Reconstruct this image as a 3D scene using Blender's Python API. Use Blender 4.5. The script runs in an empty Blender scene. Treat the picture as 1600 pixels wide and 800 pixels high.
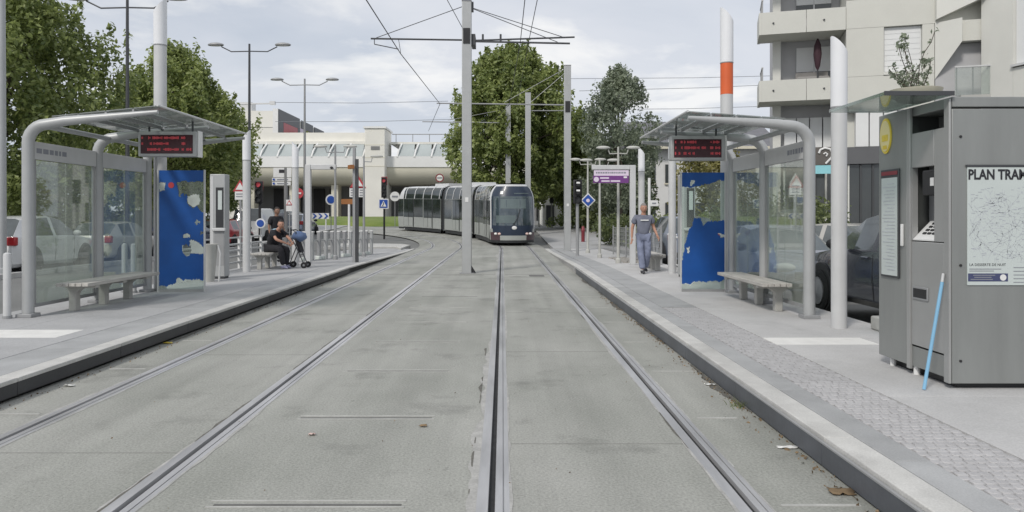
import bpy, bmesh, math, random
from mathutils import Vector, Matrix, noise as mnoise
random.seed(7)
R = math.radians
scene = bpy.context.scene
COL = scene.collection

# ------------------------------------------------------------------ camera
F = 1155.6                       # focal length in pixels of a 1600 px wide picture
HX, HY, CH = 785.0, 338.0, 1.6   # vanishing point of the track, eye height
cam_d = bpy.data.cameras.new('camera'); cam = bpy.data.objects.new('camera', cam_d); COL.objects.link(cam)
cam_d.sensor_width = 36; cam_d.lens = 26; cam_d.clip_end = 4000; cam_d.clip_start = .05
cam_d.shift_x = (800 - HX) / 1600; cam_d.shift_y = -(400 - HY) / 1600
cam.location = (0, 0, CH); cam.rotation_euler = (R(90), 0, 0)
scene.camera = cam

# ------------------------------------------------------------------ world, sun, exposure
SUN_TO = Vector((-.52, -.80, .86)).normalized()      # direction towards the sun
w = bpy.data.worlds.new('World'); scene.world = w; w.use_nodes = True
nt = w.node_tree; nt.nodes.clear()
N = nt.nodes.new; L = nt.links.new
out = N('ShaderNodeOutputWorld'); bg = N('ShaderNodeBackground'); bg.inputs[1].default_value = .1
sky = N('ShaderNodeTexSky'); sky.sky_type = 'NISHITA'; sky.sun_disc = False
sky.sun_elevation = math.asin(SUN_TO.z); sky.sun_rotation = math.atan2(SUN_TO.x, SUN_TO.y)
sky.air_density = 1.0; sky.dust_density = 2.0
tc = N('ShaderNodeTexCoord'); sep = N('ShaderNodeSeparateXYZ'); L(tc.outputs['Generated'], sep.inputs[0])
zz = N('ShaderNodeMath'); zz.operation = 'MAXIMUM'; L(sep.outputs[2], zz.inputs[0]); zz.inputs[1].default_value = 0
za = N('ShaderNodeMath'); za.operation = 'ADD'; L(zz.outputs[0], za.inputs[0]); za.inputs[1].default_value = .16
dv = N('ShaderNodeVectorMath'); dv.operation = 'DIVIDE'; L(tc.outputs['Generated'], dv.inputs[0]); L(za.outputs[0], dv.inputs[1])
def wnoise(scale, detail, rough, off, dist=0):
    m = N('ShaderNodeMapping'); m.inputs['Location'].default_value = off; L(dv.outputs[0], m.inputs[0])
    n = N('ShaderNodeTexNoise'); n.inputs['Scale'].default_value = scale; n.inputs['Detail'].default_value = detail
    n.inputs['Roughness'].default_value = rough; n.inputs['Distortion'].default_value = dist
    L(m.outputs[0], n.inputs['Vector']); return n
def wramp(src, stops):
    r = N('ShaderNodeValToRGB'); L(src, r.inputs[0]); e = r.color_ramp.elements
    while len(e) < len(stops): e.new(.5)
    for i, (p, c) in enumerate(stops): e[i].position = p; e[i].color = (*c, 1)
    return r
n1 = wnoise(.75, 9, .55, (3.1, 1.7, .4), .5)
base = wramp(n1.outputs['Fac'], [(.30, (.61, .66, .76)), (.46, (.68, .725, .805)), (.60, (.77, .80, .865)), (.80, (.88, .89, .93))])
n2 = wnoise(1.5, 7, .55, (7.3, 4.2, 1.9), .2)
puff = wramp(n2.outputs['Fac'], [(.50, (0, 0, 0)), (.61, (1, 1, 1))])
mixc = N('ShaderNodeMix'); mixc.data_type = 'RGBA'; L(puff.outputs[0], mixc.inputs[0]); L(base.outputs[0], mixc.inputs[6]); mixc.inputs[7].default_value = (1.0, 1.0, 1.0, 1)
sc10 = N('ShaderNodeVectorMath'); sc10.operation = 'SCALE'; L(mixc.outputs[2], sc10.inputs[0]); sc10.inputs[3].default_value = 9.6
n3 = wnoise(.55, 6, .5, (1.2, 8.4, 2.2))
cover = wramp(n3.outputs['Fac'], [(.28, (.72, .72, .72)), (.5, (.93, .93, .93))])
mixs = N('ShaderNodeMix'); mixs.data_type = 'RGBA'; L(cover.outputs[0], mixs.inputs[0]); L(sky.outputs[0], mixs.inputs[6]); L(sc10.outputs[0], mixs.inputs[7])
L(mixs.outputs[2], bg.inputs[0]); L(bg.outputs[0], out.inputs[0])

sd = bpy.data.lights.new('sun', 'SUN'); sd.energy = 2.0; sd.angle = R(9); sd.color = (1, .95, .88)
sun = bpy.data.objects.new('sun', sd); COL.objects.link(sun)
sun.rotation_euler = (-SUN_TO).to_track_quat('-Z', 'Y').to_euler(); sun.location = (-20, -10, 40)
vs = scene.view_settings; vs.view_transform = 'Standard'; vs.look = 'None'; vs.exposure = 0.0; vs.gamma = 1; vs.use_curve_mapping = False
scene.cycles.max_bounces = 8; scene.cycles.transparent_max_bounces = 24; scene.cycles.caustics_reflective = False; scene.cycles.caustics_refractive = False

# ------------------------------------------------------------------ materials
MATS = {}
def mat(name, col, rough=.6, metal=0., var=.1, scale=2., fine=0., fscale=90., bump=0., bscale=60., rnd=0., col2=None,
        spec=.5, coat=0., stretch=(1, 1, 1), emit=0., isl=0., streak=0., stain=0.):
    m = bpy.data.materials.new(name); m.use_nodes = True; t = m.node_tree; n = t.nodes; l = t.links
    b = n['Principled BSDF']
    b.inputs['Roughness'].default_value = rough; b.inputs['Metallic'].default_value = metal
    b.inputs['Specular IOR Level'].default_value = spec; b.inputs['Coat Weight'].default_value = coat; b.inputs['Coat Roughness'].default_value = .05
    g = n.new('ShaderNodeNewGeometry')
    mp = n.new('ShaderNodeMapping'); mp.inputs['Scale'].default_value = stretch; l.new(g.outputs['Position'], mp.inputs[0])
    c2 = col2 or tuple(min(1, c * (1 + var)) for c in col)
    c1 = tuple(c * (1 - var) for c in col) if not col2 else col
    nz = n.new('ShaderNodeTexNoise'); nz.inputs['Scale'].default_value = scale; nz.inputs['Detail'].default_value = 6; nz.inputs['Roughness'].default_value = .6
    l.new(mp.outputs[0], nz.inputs['Vector'])
    rp = n.new('ShaderNodeMapRange'); rp.inputs[1].default_value = .3; rp.inputs[2].default_value = .7; l.new(nz.outputs['Fac'], rp.inputs[0])
    mx = n.new('ShaderNodeMix'); mx.data_type = 'RGBA'; l.new(rp.outputs[0], mx.inputs[0]); mx.inputs[6].default_value = (*c1, 1); mx.inputs[7].default_value = (*c2, 1)
    cur = mx.outputs[2]
    def mul(src, amt, cur):
        a = n.new('ShaderNodeMath'); a.operation = 'MULTIPLY_ADD'; l.new(src, a.inputs[0]); a.inputs[1].default_value = amt; a.inputs[2].default_value = 1 - amt * .5
        s = n.new('ShaderNodeVectorMath'); s.operation = 'SCALE'; l.new(cur, s.inputs[0]); l.new(a.outputs[0], s.inputs[3]); return s.outputs[0]
    if fine:
        nf = n.new('ShaderNodeTexNoise'); nf.inputs['Scale'].default_value = fscale; nf.inputs['Detail'].default_value = 3; l.new(g.outputs['Position'], nf.inputs['Vector'])
        cur = mul(nf.outputs['Fac'], fine * 2, cur)
    if rnd:
        oi = n.new('ShaderNodeObjectInfo'); cur = mul(oi.outputs['Random'], rnd, cur)
    if isl:
        cur = mul(g.outputs['Random Per Island'], isl, cur)
    if streak:                       # wear drawn out along the direction of travel
        m3 = n.new('ShaderNodeMapping'); m3.inputs['Scale'].default_value = (3.2, .10, 1); l.new(g.outputs['Position'], m3.inputs[0])
        ns = n.new('ShaderNodeTexNoise'); ns.inputs['Scale'].default_value = 1.; ns.inputs['Detail'].default_value = 5; l.new(m3.outputs[0], ns.inputs['Vector']); cur = mul(ns.outputs['Fac'], streak * 2, cur)
    if stain:                        # scattered drips and blotches
        for sc_, lo, hi in ((1.1, .56, .72), (6.5, .66, .72)):
            n5 = n.new('ShaderNodeTexNoise'); n5.inputs['Scale'].default_value = sc_; n5.inputs['Detail'].default_value = 5; n5.inputs['Roughness'].default_value = .65; l.new(g.outputs['Position'], n5.inputs['Vector'])
            r5 = n.new('ShaderNodeMapRange'); r5.inputs[1].default_value = lo; r5.inputs[2].default_value = hi; r5.inputs[3].default_value = 1; r5.inputs[4].default_value = 1 - stain; l.new(n5.outputs['Fac'], r5.inputs[0])
            s5 = n.new('ShaderNodeVectorMath'); s5.operation = 'SCALE'; l.new(cur, s5.inputs[0]); l.new(r5.outputs[0], s5.inputs[3]); cur = s5.outputs[0]
    l.new(cur, b.inputs['Base Color'])
    if bump:
        nb = n.new('ShaderNodeTexNoise'); nb.inputs['Scale'].default_value = bscale; nb.inputs['Detail'].default_value = 4; l.new(g.outputs['Position'], nb.inputs['Vector'])
        bp = n.new('ShaderNodeBump'); bp.inputs['Strength'].default_value = bump; bp.inputs['Distance'].default_value = .01; l.new(nb.outputs['Fac'], bp.inputs['Height']); l.new(bp.outputs[0], b.inputs['Normal'])
    if emit:
        b.inputs['Emission Color'].default_value = (*col, 1); b.inputs['Emission Strength'].default_value = emit
    MATS[name] = m; return m
def glass(name, tint, rough=.02, f0=.06, dirt=0., dirt_haze_col=(.6, .62, .58)):
    m = bpy.data.materials.new(name); m.use_nodes = True; t = m.node_tree; n = t.nodes; l = t.links; n.clear()
    o = n.new('ShaderNodeOutputMaterial'); tr = n.new('ShaderNodeBsdfTransparent'); tr.inputs[0].default_value = (*tint, 1)
    gl = n.new('ShaderNodeBsdfGlossy'); gl.inputs['Roughness'].default_value = rough
    fr = n.new('ShaderNodeLayerWeight'); fr.inputs[0].default_value = .5
    pw = n.new('ShaderNodeMath'); pw.operation = 'POWER'; l.new(fr.outputs['Facing'], pw.inputs[0]); pw.inputs[1].default_value = 3.
    ma = n.new('ShaderNodeMath'); ma.operation = 'MULTIPLY_ADD'; l.new(pw.outputs[0], ma.inputs[0]); ma.inputs[1].default_value = .75; ma.inputs[2].default_value = f0
    mx = n.new('ShaderNodeMixShader'); l.new(ma.outputs[0], mx.inputs[0]); l.new(tr.outputs[0], mx.inputs[1]); l.new(gl.outputs[0], mx.inputs[2])
    last = mx
    if dirt:  # pale diffuse film; on the rear shelter panes also painted reflective haze
        df = n.new('ShaderNodeBsdfDiffuse'); df.inputs[0].default_value = (*dirt_haze_col, 1)
        g = n.new('ShaderNodeNewGeometry'); nz = n.new('ShaderNodeTexNoise'); nz.inputs['Scale'].default_value = 2.2; nz.inputs['Detail'].default_value = 6
        l.new(g.outputs['Position'], nz.inputs['Vector'])
        mm = n.new('ShaderNodeMath'); mm.operation = 'MULTIPLY'; l.new(nz.outputs['Fac'], mm.inputs[0]); mm.inputs[1].default_value = dirt * 2
        m2 = n.new('ShaderNodeMixShader'); l.new(mm.outputs[0], m2.inputs[0]); l.new(mx.outputs[0], m2.inputs[1]); l.new(df.outputs[0], m2.inputs[2]); last = m2
    l.new(last.outputs[0], o.inputs[0]); MATS[name] = m; return m

mat('concrete', (.245, .252, .226), .85, var=.2, scale=.7, fine=.5, fscale=60, bump=.4, bscale=100, col2=(.375, .374, .348), stretch=(.8, .45, 1), streak=.24, stain=.32)
mat('asphalt', (.075, .076, .078), .9, var=.15, scale=.6, fine=.3, fscale=60, bump=.3, bscale=90)
mat('road_grey', (.17, .172, .168), .9, var=.12, scale=.4, fine=.25, fscale=60)
mat('pave', (.475, .472, .468), .85, var=.10, scale=1.3, fine=.24, fscale=70, bump=.2, bscale=90, rnd=.07, stain=.16)
mat('pave_left', (.375, .377, .38), .85, var=.13, scale=1.1, fine=.25, fscale=60, bump=.2, bscale=90, rnd=.10, stain=.2)
mat('slab_grey', (.355, .36, .362), .8, var=.13, scale=2, fine=.25, fscale=90, bump=.25, bscale=100, rnd=.12, stain=.18)
mat('coping', (.50, .495, .475), .8, var=.15, scale=3, fine=.25, fscale=90, bump=.25, bscale=80, rnd=.10, stain=.2)
mat('sett', (.41, .405, .408), .8, var=.10, scale=8, fine=.2, fscale=120, bump=.25, bscale=120, rnd=.07, isl=.07)
mat('grout', (.36, .355, .35), .9, var=.15, scale=6)
mat('pale_strip', (.70, .695, .67), .75, var=.08, scale=5, fine=.1)
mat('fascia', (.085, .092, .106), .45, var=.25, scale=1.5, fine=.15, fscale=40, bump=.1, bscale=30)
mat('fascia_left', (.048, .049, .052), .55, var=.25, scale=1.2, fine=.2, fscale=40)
mat('rail_steel', (.45, .45, .455), .36, .3, var=.3, scale=3, stretch=(1, .15, 1))
mat('groove', (.02, .021, .022), .8, var=.4, scale=9)
mat('sealant', (.37, .366, .35), .85, var=.2, scale=6, fine=.3, fscale=60)
mat('joint', (.42, .42, .40), .85, var=.15, scale=6, fine=.2)
mat('slab_line', (.215, .215, .20), .9, var=.2, scale=9)
mat('grime', (.13, .125, .11), .9, var=.3, scale=12, fine=.3)
mat('joint_dark', (.13, .13, .125), .9, var=.15, scale=6)
mat('grey_metal', (.42, .43, .43), .42, .2, var=.06, scale=3)
mat('light_metal', (.58, .585, .585), .4, .1, var=.05, scale=3)
mat('mid_metal', (.33, .335, .34), .45, .2, var=.08, scale=3)
mat('dark_metal', (.07, .073, .078), .5, .3, var=.1)
mat('black', (.02, .02, .022), .5, var=.1)
mat('white_acrylic', (.78, .79, .81), .35, var=.03)
mat('white', (.74, .74, .73), .5, var=.04)
mat('kiosk', (.265, .275, .268), .36, .2, var=.10, scale=1.6, stretch=(2.5, 2.5, .35), stain=.06)
mat('kiosk_light', (.36, .365, .36), .34, .2, var=.06, scale=2)
mat('kiosk_dark', (.08, .085, .083), .45, .3, var=.1)
mat('kiosk_roof', (.11, .13, .125), .24, .4, var=.08)
mat('bench_wood', (.45, .435, .405), .75, var=.2, scale=3, stretch=(6, .6, 6), fine=.2)
mat('bench_concrete', (.44, .435, .41), .85, var=.15, scale=4, fine=.2)
mat('film', (.012, .085, .33), .35, var=.12, scale=2.5)
mat('residue', (.62, .66, .62), .7, var=.1, scale=8)
mat('led_red', (.50, .06, .075), .5, var=.05, emit=.15)
mat('led_face', (.045, .007, .012), .25, var=.1)
mat('yellow', (.72, .52, .03), .4, var=.08, scale=12, col2=(.80, .66, .12))
mat('yellow_pale', (.80, .70, .35), .4, var=.08)
mat('red', (.46, .05, .06), .4, var=.08)
mat('orange', (.70, .13, .035), .45, var=.08)
mat('blue_sign', (.02, .08, .36), .4, var=.05)
mat('purple', (.17, .05, .22), .4, var=.06)
mat('lilac_text', (.72, .62, .74), .5, var=.03)
mat('cyan', (.28, .62, .68), .5, var=.06)
mat('stick_blue', (.21, .43, .62), .35, var=.08)
mat('brown_sign', (.32, .13, .04), .5, var=.1)
mat('poster', (.55, .60, .585), .35, var=.05, scale=1.5)
mat('ink', (.02, .02, .025), .5, var=.05)
mat('ink_grey', (.25, .26, .29), .5, var=.1)
mat('map_ink', (.49, .52, .545), .5, var=.15, scale=8)
mat('map_label', (.41, .43, .47), .5, var=.15, scale=8)
mat('blind', (.12, .155, .16), .2, var=.1, scale=3)  # destination line, and the reflections painted on the tram windscreen
mat('ink_blue', (.06, .07, .15), .5, var=.05)
mat('cream', (.66, .62, .50), .7, var=.06)
mat('terracotta', (.35, .16, .09), .8, var=.1)
mat('facade', (.60, .60, .555), .75, var=.035, scale=.8, fine=.05, fscale=30)
mat('facade_pale', (.66, .66, .62), .75, var=.04, scale=.8)
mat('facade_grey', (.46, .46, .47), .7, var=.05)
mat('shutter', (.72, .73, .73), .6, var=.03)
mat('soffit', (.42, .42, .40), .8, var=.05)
mat('sign_board', (.115, .105, .095), .6, var=.06)
mat('band_dark', (.115, .118, .125), .5, var=.06)
mat('shop_glass', (.05, .058, .06), .06, var=.2, scale=.4, spec=.8)
mat('viaduct_beige', (.70, .67, .56), .6, var=.08, scale=.25, fine=.05)
mat('viaduct_white', (.78, .78, .77), .55, var=.05, scale=.3)
mat('viaduct_glass', (.38, .42, .42), .15, var=.15, scale=.2, spec=.7)
mat('far_dark', (.045, .046, .05), .8, var=.3, scale=.2)
mat('far_grey', (.22, .22, .22), .8, var=.15, scale=.2)
mat('stone_white', (.76, .745, .69), .8, var=.06, scale=.3)
mat('roof_tile', (.16, .16, .175), .7, var=.1)
mat('tram_silver', (.47, .49, .47), .35, .35, var=.05)
mat('tram_roof', (.60, .61, .62), .5, var=.06)
mat('tram_glass', (.028, .036, .036), .06, var=.5, scale=1.2, spec=.8)
mat('tram_navy', (.022, .035, .062), .34, var=.12, coat=.1)
mat('tram_windshield', (.045, .065, .08), .04, var=.3, scale=1.5, spec=.9, coat=.5)
mat('tram_dark', (.03, .032, .035), .5, var=.1)
mat('tram_maroon', (.085, .05, .06), .3, var=.1, coat=.3)
mat('lamp_white', (.85, .85, .83), .25, var=.02)
mat('lamp_warm', (.75, .55, .5), .25, var=.05)
mat('tyre', (.018, .018, .019), .85, var=.2, scale=20)
mat('rim', (.38, .39, .40), .3, .8, var=.1)
mat('car_glass', (.085, .10, .105), .05, var=.45, scale=1, spec=.8)
mat('dull_red', (.22, .035, .045), .5, var=.1)
mat('tail_red', (.38, .015, .02), .2, var=.1, spec=.7)
mat('car_white', (.66, .67, .67), .3, var=.03, coat=.7)
mat('car_silver', (.25, .28, .36), .28, .35, var=.04, coat=.7)
mat('car_dark', (.035, .038, .05), .22, var=.08, coat=.8)
mat('car_blue', (.018, .03, .085), .25, var=.06, coat=.8)
mat('car_bluegrey', (.17, .20, .26), .28, .3, var=.05, coat=.7)
mat('car_red', (.40, .03, .04), .28, var=.05, coat=.7)
mat('car_beige', (.45, .44, .41), .3, var=.05, coat=.6)
mat('plastic', (.03, .031, .033), .6, var=.15)
mat('bark', (.085, .07, .055), .9, var=.3, scale=5, bump=.6, bscale=20)
mat('grass', (.11, .17, .03), .9, var=.3, scale=.6, col2=(.20, .24, .06), fine=.4, fscale=20)
mat('skin', (.46, .25, .175), .55, var=.06, scale=12)
mat('skin_dark', (.26, .145, .10), .55, var=.06, scale=12)
mat('hair_grey', (.22, .2, .19), .8, var=.2, scale=30)
mat('hair_dark', (.02, .016, .014), .7, var=.2, scale=30)
mat('tee_blue', (.17, .182, .23), .9, var=.14, scale=9, bump=.4, bscale=14)
mat('jeans', (.20, .225, .315), .9, var=.25, scale=8, bump=.5, bscale=16)
mat('cloth_black', (.018, .018, .022), .9, var=.25, scale=9, bump=.4, bscale=14)
mat('cloth_lightblue', (.30, .42, .50), .9, var=.12, scale=9, bump=.4, bscale=14)
mat('cloth_denim', (.13, .19, .33), .9, var=.2, scale=9, bump=.5, bscale=14)
mat('shoe', (.045, .045, .05), .7, var=.2)
mat('shoe_pale', (.36, .36, .50), .7, var=.1)
mat('bin_grey', (.46, .46, .43), .55, var=.08, scale=4)
mat('leaf_litter', (.20, .14, .08), .85, var=.3, isl=.9)
mat('paper', (.70, .70, .68), .8, var=.05)
mat('wire', (.05, .05, .055), .6, var=.1)
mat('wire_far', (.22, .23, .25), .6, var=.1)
mat('gravel', (.36, .345, .32), .9, var=.3, scale=14, fine=.6, fscale=40, bump=.8, bscale=30)
mat('sofa', (.28, .27, .26), .9, var=.1)
mat('maroon', (.05, .022, .03), .8, var=.1)
glass('glass', (.86, .92, .89), dirt=.09)
glass('glass_back', (.90, .95, .92), f0=.11, dirt=.13, dirt_haze_col=(.66, .70, .64))  # the pale film paints in the bright haze of sky reflections
glass('glass_roof', (.66, .71, .69), f0=.07, dirt=.36, dirt_haze_col=(.52, .54, .53))
glass('kiosk_glass', (.60, .70, .67), rough=.06, f0=.14, dirt=.05)
glass('glass_rail', (.90, .93, .92), dirt=.12)
def leafmat(name, dark, light, trans=.35):
    m = bpy.data.materials.new(name); m.use_nodes = True; t = m.node_tree; n = t.nodes; l = t.links; n.clear()
    o = n.new('ShaderNodeOutputMaterial'); g = n.new('ShaderNodeNewGeometry')
    nz = n.new('ShaderNodeTexNoise'); nz.inputs['Scale'].default_value = .55; nz.inputs['Detail'].default_value = 4; l.new(g.outputs['Position'], nz.inputs['Vector'])
    ad = n.new('ShaderNodeMath'); ad.operation = 'MULTIPLY_ADD'; l.new(g.outputs['Random Per Island'], ad.inputs[0]); ad.inputs[1].default_value = .75
    ms = n.new('ShaderNodeMath'); ms.operation = 'MULTIPLY_ADD'; l.new(nz.outputs['Fac'], ms.inputs[0]); ms.inputs[1].default_value = 1.5; ms.inputs[2].default_value = -.62
    l.new(ms.outputs[0], ad.inputs[2])
    mx = n.new('ShaderNodeMix'); mx.data_type = 'RGBA'; l.new(ad.outputs[0], mx.inputs[0]); mx.inputs[6].default_value = (*dark, 1); mx.inputs[7].default_value = (*light, 1)
    d = n.new('ShaderNodeBsdfPrincipled'); d.inputs['Roughness'].default_value = .38; d.inputs['Specular IOR Level'].default_value = .6; l.new(mx.outputs[2], d.inputs['Base Color'])
    tl = n.new('ShaderNodeBsdfTranslucent'); l.new(mx.outputs[2], tl.inputs[0])
    s = n.new('ShaderNodeMixShader'); s.inputs[0].default_value = trans; l.new(d.outputs[0], s.inputs[1]); l.new(tl.outputs[0], s.inputs[2]); l.new(s.outputs[0], o.inputs[0])
    MATS[name] = m
leafmat('leaf', (.09, .135, .04), (.41, .47, .17), .5)
leafmat('leaf_bright', (.105, .155, .045), (.46, .52, .19), .5)
leafmat('leaf_grey', (.115, .15, .105), (.43, .48, .35), .5)
leafmat('leaf_dark', (.06, .09, .035), (.25, .29, .12), .5)
leafmat('leaf_warm', (.14, .145, .05), (.46, .42, .17), .5)

# ------------------------------------------------------------------ helpers
ORG = {}
def G(y): return .029 * min(max(y - 38, 0), 37)          # the ground climbs gently behind the stop
def at(px, py, D): return Vector(((px - HX) * D / F, D, CH + (HY - py) * D / F))
def gx(px, D): return (px - HX) * D / F
def gz(py, D): return CH + (HY - py) * D / F
class MB:
    def __init__(s): s.v = []; s.f = []
    def add(s, vs, fs):
        o = len(s.v); s.v += [tuple(v) for v in vs]; s.f += [tuple(i + o for i in f) for f in fs]; return s
    def box(s, c, d, rz=0., m=None):
        x, y, z = d[0] / 2, d[1] / 2, d[2] / 2
        vs = [Vector((sx * x, sy * y, sz * z)) for sx in (-1, 1) for sy in (-1, 1) for sz in (-1, 1)]
        if m is not None: vs = [m @ v for v in vs]
        if rz: q = Matrix.Rotation(rz, 3, 'Z'); vs = [q @ v for v in vs]
        c = Vector(c)
        return s.add([v + c for v in vs], [(0, 1, 3, 2), (4, 6, 7, 5), (0, 4, 5, 1), (2, 3, 7, 6), (0, 2, 6, 4), (1, 5, 7, 3)])
    def bx(s, x0, x1, y0, y1, z0, z1): return s.box(((x0 + x1) / 2, (y0 + y1) / 2, (z0 + z1) / 2), (x1 - x0, y1 - y0, z1 - z0))
    def tube(s, pts, rad, n=8, cap=True, flat=1.):
        pts = [Vector(p) for p in pts]; k = len(pts)
        rad = [rad] * k if not isinstance(rad, (list, tuple)) else rad
        vs = []; up = None
        for i, p in enumerate(pts):
            t = (pts[min(i + 1, k - 1)] - pts[max(i - 1, 0)]).normalized()
            if up is None:
                up = Vector((0, 0, 1)) if abs(t.z) < .9 else Vector((1, 0, 0))
            a = t.cross(up).normalized(); b = a.cross(t).normalized(); up = b
            for j in range(n):
                an = 2 * math.pi * (j + .5) / n
                vs.append(p + a * math.cos(an) * rad[i] + b * math.sin(an) * rad[i] * flat)
        fs = [(i * n + j, i * n + (j + 1) % n, (i + 1) * n + (j + 1) % n, (i + 1) * n + j) for i in range(k - 1) for j in range(n)]
        if cap: fs += [tuple(range(n - 1, -1, -1)), tuple((k - 1) * n + j for j in range(n))]
        return s.add(vs, fs)
    def lathe(s, c, prof, n=16, axis='z'):
        vs = []; c = Vector(c)
        for r, h in prof:
            for j in range(n):
                a = 2 * math.pi * j / n; x, y = r * math.cos(a), r * math.sin(a)
                vs.append(c + (Vector((x, y, h)) if axis == 'z' else Vector((h, x, y)) if axis == 'x' else Vector((x, h, y))))
        k = len(prof)
        fs = [(i * n + j, i * n + (j + 1) % n, (i + 1) * n + (j + 1) % n, (i + 1) * n + j) for i in range(k - 1) for j in range(n)]
        fs += [tuple(range(n - 1, -1, -1)), tuple((k - 1) * n + j for j in range(n))]
        return s.add(vs, fs)
    def prism(s, poly, axis, a, b):
        """poly of 2D points extruded along an axis: 'y' takes (x,z), 'x' takes (y,z), 'z' takes (x,y)"""
        n = len(poly)
        mk = {'y': lambda p, t: (p[0], t, p[1]), 'x': lambda p, t: (t, p[0], p[1]), 'z': lambda p, t: (p[0], p[1], t)}[axis]
        vs = [mk(p, a) for p in poly] + [mk(p, b) for p in poly]
        fs = [(i, (i + 1) % n, n + (i + 1) % n, n + i) for i in range(n)] + [tuple(range(n - 1, -1, -1)), tuple(range(n, 2 * n))]
        return s.add(vs, fs)
    def ell(s, c, r, n=12, k=8):
        vs = []; c = Vector(c)
        for i in range(k + 1):
            t = math.pi * i / k
            for j in range(n):
                a = 2 * math.pi * j / n
                vs.append(c + Vector((r[0] * math.sin(t) * math.cos(a), r[1] * math.sin(t) * math.sin(a), r[2] * math.cos(t))))
        return s.add(vs, [(i * n + j, (i + 1) * n + j, (i + 1) * n + (j + 1) % n, i * n + (j + 1) % n) for i in range(k) for j in range(n)])
    def build(s, name, m, parent=None, world=True, bev=0., smooth=True, ang=35, mtx=None):
        me = bpy.data.meshes.new(name)
        o = ORG.get(parent, Vector((0, 0, 0))) if (parent and world) else Vector((0, 0, 0))
        vs = [Vector(v) - o for v in s.v]
        if mtx is not None: vs = [mtx @ v for v in vs]
        me.from_pydata(vs, [], s.f); me.validate(clean_customdata=False)
        bm = bmesh.new(); bm.from_mesh(me); bmesh.ops.recalc_face_normals(bm, faces=bm.faces); bm.to_mesh(me); bm.free()
        if smooth:
            me.polygons.foreach_set('use_smooth', [True] * len(me.polygons)); me.set_sharp_from_angle(angle=R(ang))
        ob = bpy.data.objects.new(name, me); COL.objects.link(ob); ob.data.materials.append(MATS[m])
        if parent: ob.parent = parent
        ORG[ob] = ORG.get(parent, Vector((0, 0, 0))) if parent else Vector((0, 0, 0))
        if bev:
            b = ob.modifiers.new('bevel', 'BEVEL'); b.width = bev; b.segments = 2; b.limit_method = 'ANGLE'; b.angle_limit = R(40)
        return ob
def tag(o, label, cat, group=None, kind=None):
    if label: o['label'] = label
    if cat: o['category'] = cat
    if group: o['group'] = group
    if kind: o['kind'] = kind
    return o
def thing(name, label, cat, loc=(0, 0, 0), rz=0., group=None):
    o = bpy.data.objects.new(name, None); COL.objects.link(o); o.location = loc; o.rotation_euler = (0, 0, rz); o.empty_display_size = .2
    ORG[o] = Vector(loc); return tag(o, label, cat, group)
def struct(o, kind='structure'): o['kind'] = kind; return o
def text_mesh(body, size, ext=.002, align='LEFT', bold=0.):
    cu = bpy.data.curves.new('t', 'FONT'); cu.body = body; cu.size = size; cu.extrude = ext; cu.align_x = align; cu.resolution_u = 2; cu.offset = bold
    o = bpy.data.objects.new('t', cu); COL.objects.link(o); dg = bpy.context.evaluated_depsgraph_get()
    me = bpy.data.meshes.new_from_object(o.evaluated_get(dg)); COL.objects.unlink(o); bpy.data.objects.remove(o)
    vs = [v.co.copy() for v in me.vertices]; fs = [tuple(p.vertices) for p in me.polygons]; bpy.data.meshes.remove(me); return vs, fs
def copy_tree(o, parent=None):
    c = o.copy(); COL.objects.link(c)
    if parent: c.parent = parent
    ORG[c] = ORG.get(o, Vector())
    for ch in o.children: copy_tree(ch, c)
    return c
# ------------------------------------------------------------------ ground and track
mb = MB(); ys = [-80, 0, 38, 45, 52, 60, 68, 75, 120, 400, 2500]
vs = []; 
for y in ys: vs += [(-1500, y, G(y) - .06), (1500, y, G(y) - .06)]
mb.add(vs, [(2 * i, 2 * i + 1, 2 * i + 3, 2 * i + 2) for i in range(len(ys) - 1)])
struct(mb.build('ground', 'road_grey', smooth=False))
def sheet(name, m, x0, x1, y0, y1, z, th=.2, parent=None, step=4.):
    k = max(1, int((y1 - y0) / step)); mb = MB()
    for i in range(k):
        a, b = y0 + (y1 - y0) * i / k, y0 + (y1 - y0) * (i + 1) / k
        mb.add([(x0, a, z + G(a)), (x1, a, z + G(a)), (x1, b, z + G(b)), (x0, b, z + G(b)), (x0, a, z + G(a) - th), (x1, a, z + G(a) - th), (x1, b, z + G(b) - th), (x0, b, z + G(b) - th)],
               [(0, 1, 2, 3), (0, 4, 5, 1), (1, 5, 6, 2), (3, 2, 6, 7), (0, 3, 7, 4)])
    return mb.build(name, m, parent, smooth=False)
struct(sheet('pavement_left', 'pave_left', -34, -13.3, 4, 74, .06))
kb = sheet('kerb', 'coping', -13.3, -13.12, 4, 60, .075); struct(kb)
struct(sheet('pavement_right', 'pave_left', 2.5, 12, 36.2, 62, .04))

RC = 30.; TX = .65 - RC; Y0 = 37.
def tp(X, s, z=0.):
    if s <= Y0: return Vector((X, s, z))
    a = (s - Y0) / RC; r = X - TX
    y = Y0 + r * math.sin(a); return Vector((TX + r * math.cos(a), y, z + G(y)))
SS = [-8, 0, 4, 8, 12, 16, 20, 24, 28, 32, 35] + [37 + 1.25 * i for i in range(36)]
def sweep(mb, prof, ss=SS):
    n = len(prof); vs = [tp(X, s, z) for s in ss for X, z in prof]
    return mb.add(vs, [(i * n + j, i * n + j + 1, (i + 1) * n + j + 1, (i + 1) * n + j) for i in range(len(ss) - 1) for j in range(n - 1)])
RAILS = [-3.58, -2.09, -.06, 1.37]; RL, RR = .085, .10
mb = MB(); xs = [-4.30]
for g in RAILS: xs += [g - RL, g + RR]
xs.append(2.10)
for i in range(0, len(xs), 2): sweep(mb, [(xs[i], 0), (xs[i + 1], 0)])
bed = struct(mb.build('track_bed', 'concrete', smooth=False))
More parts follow.
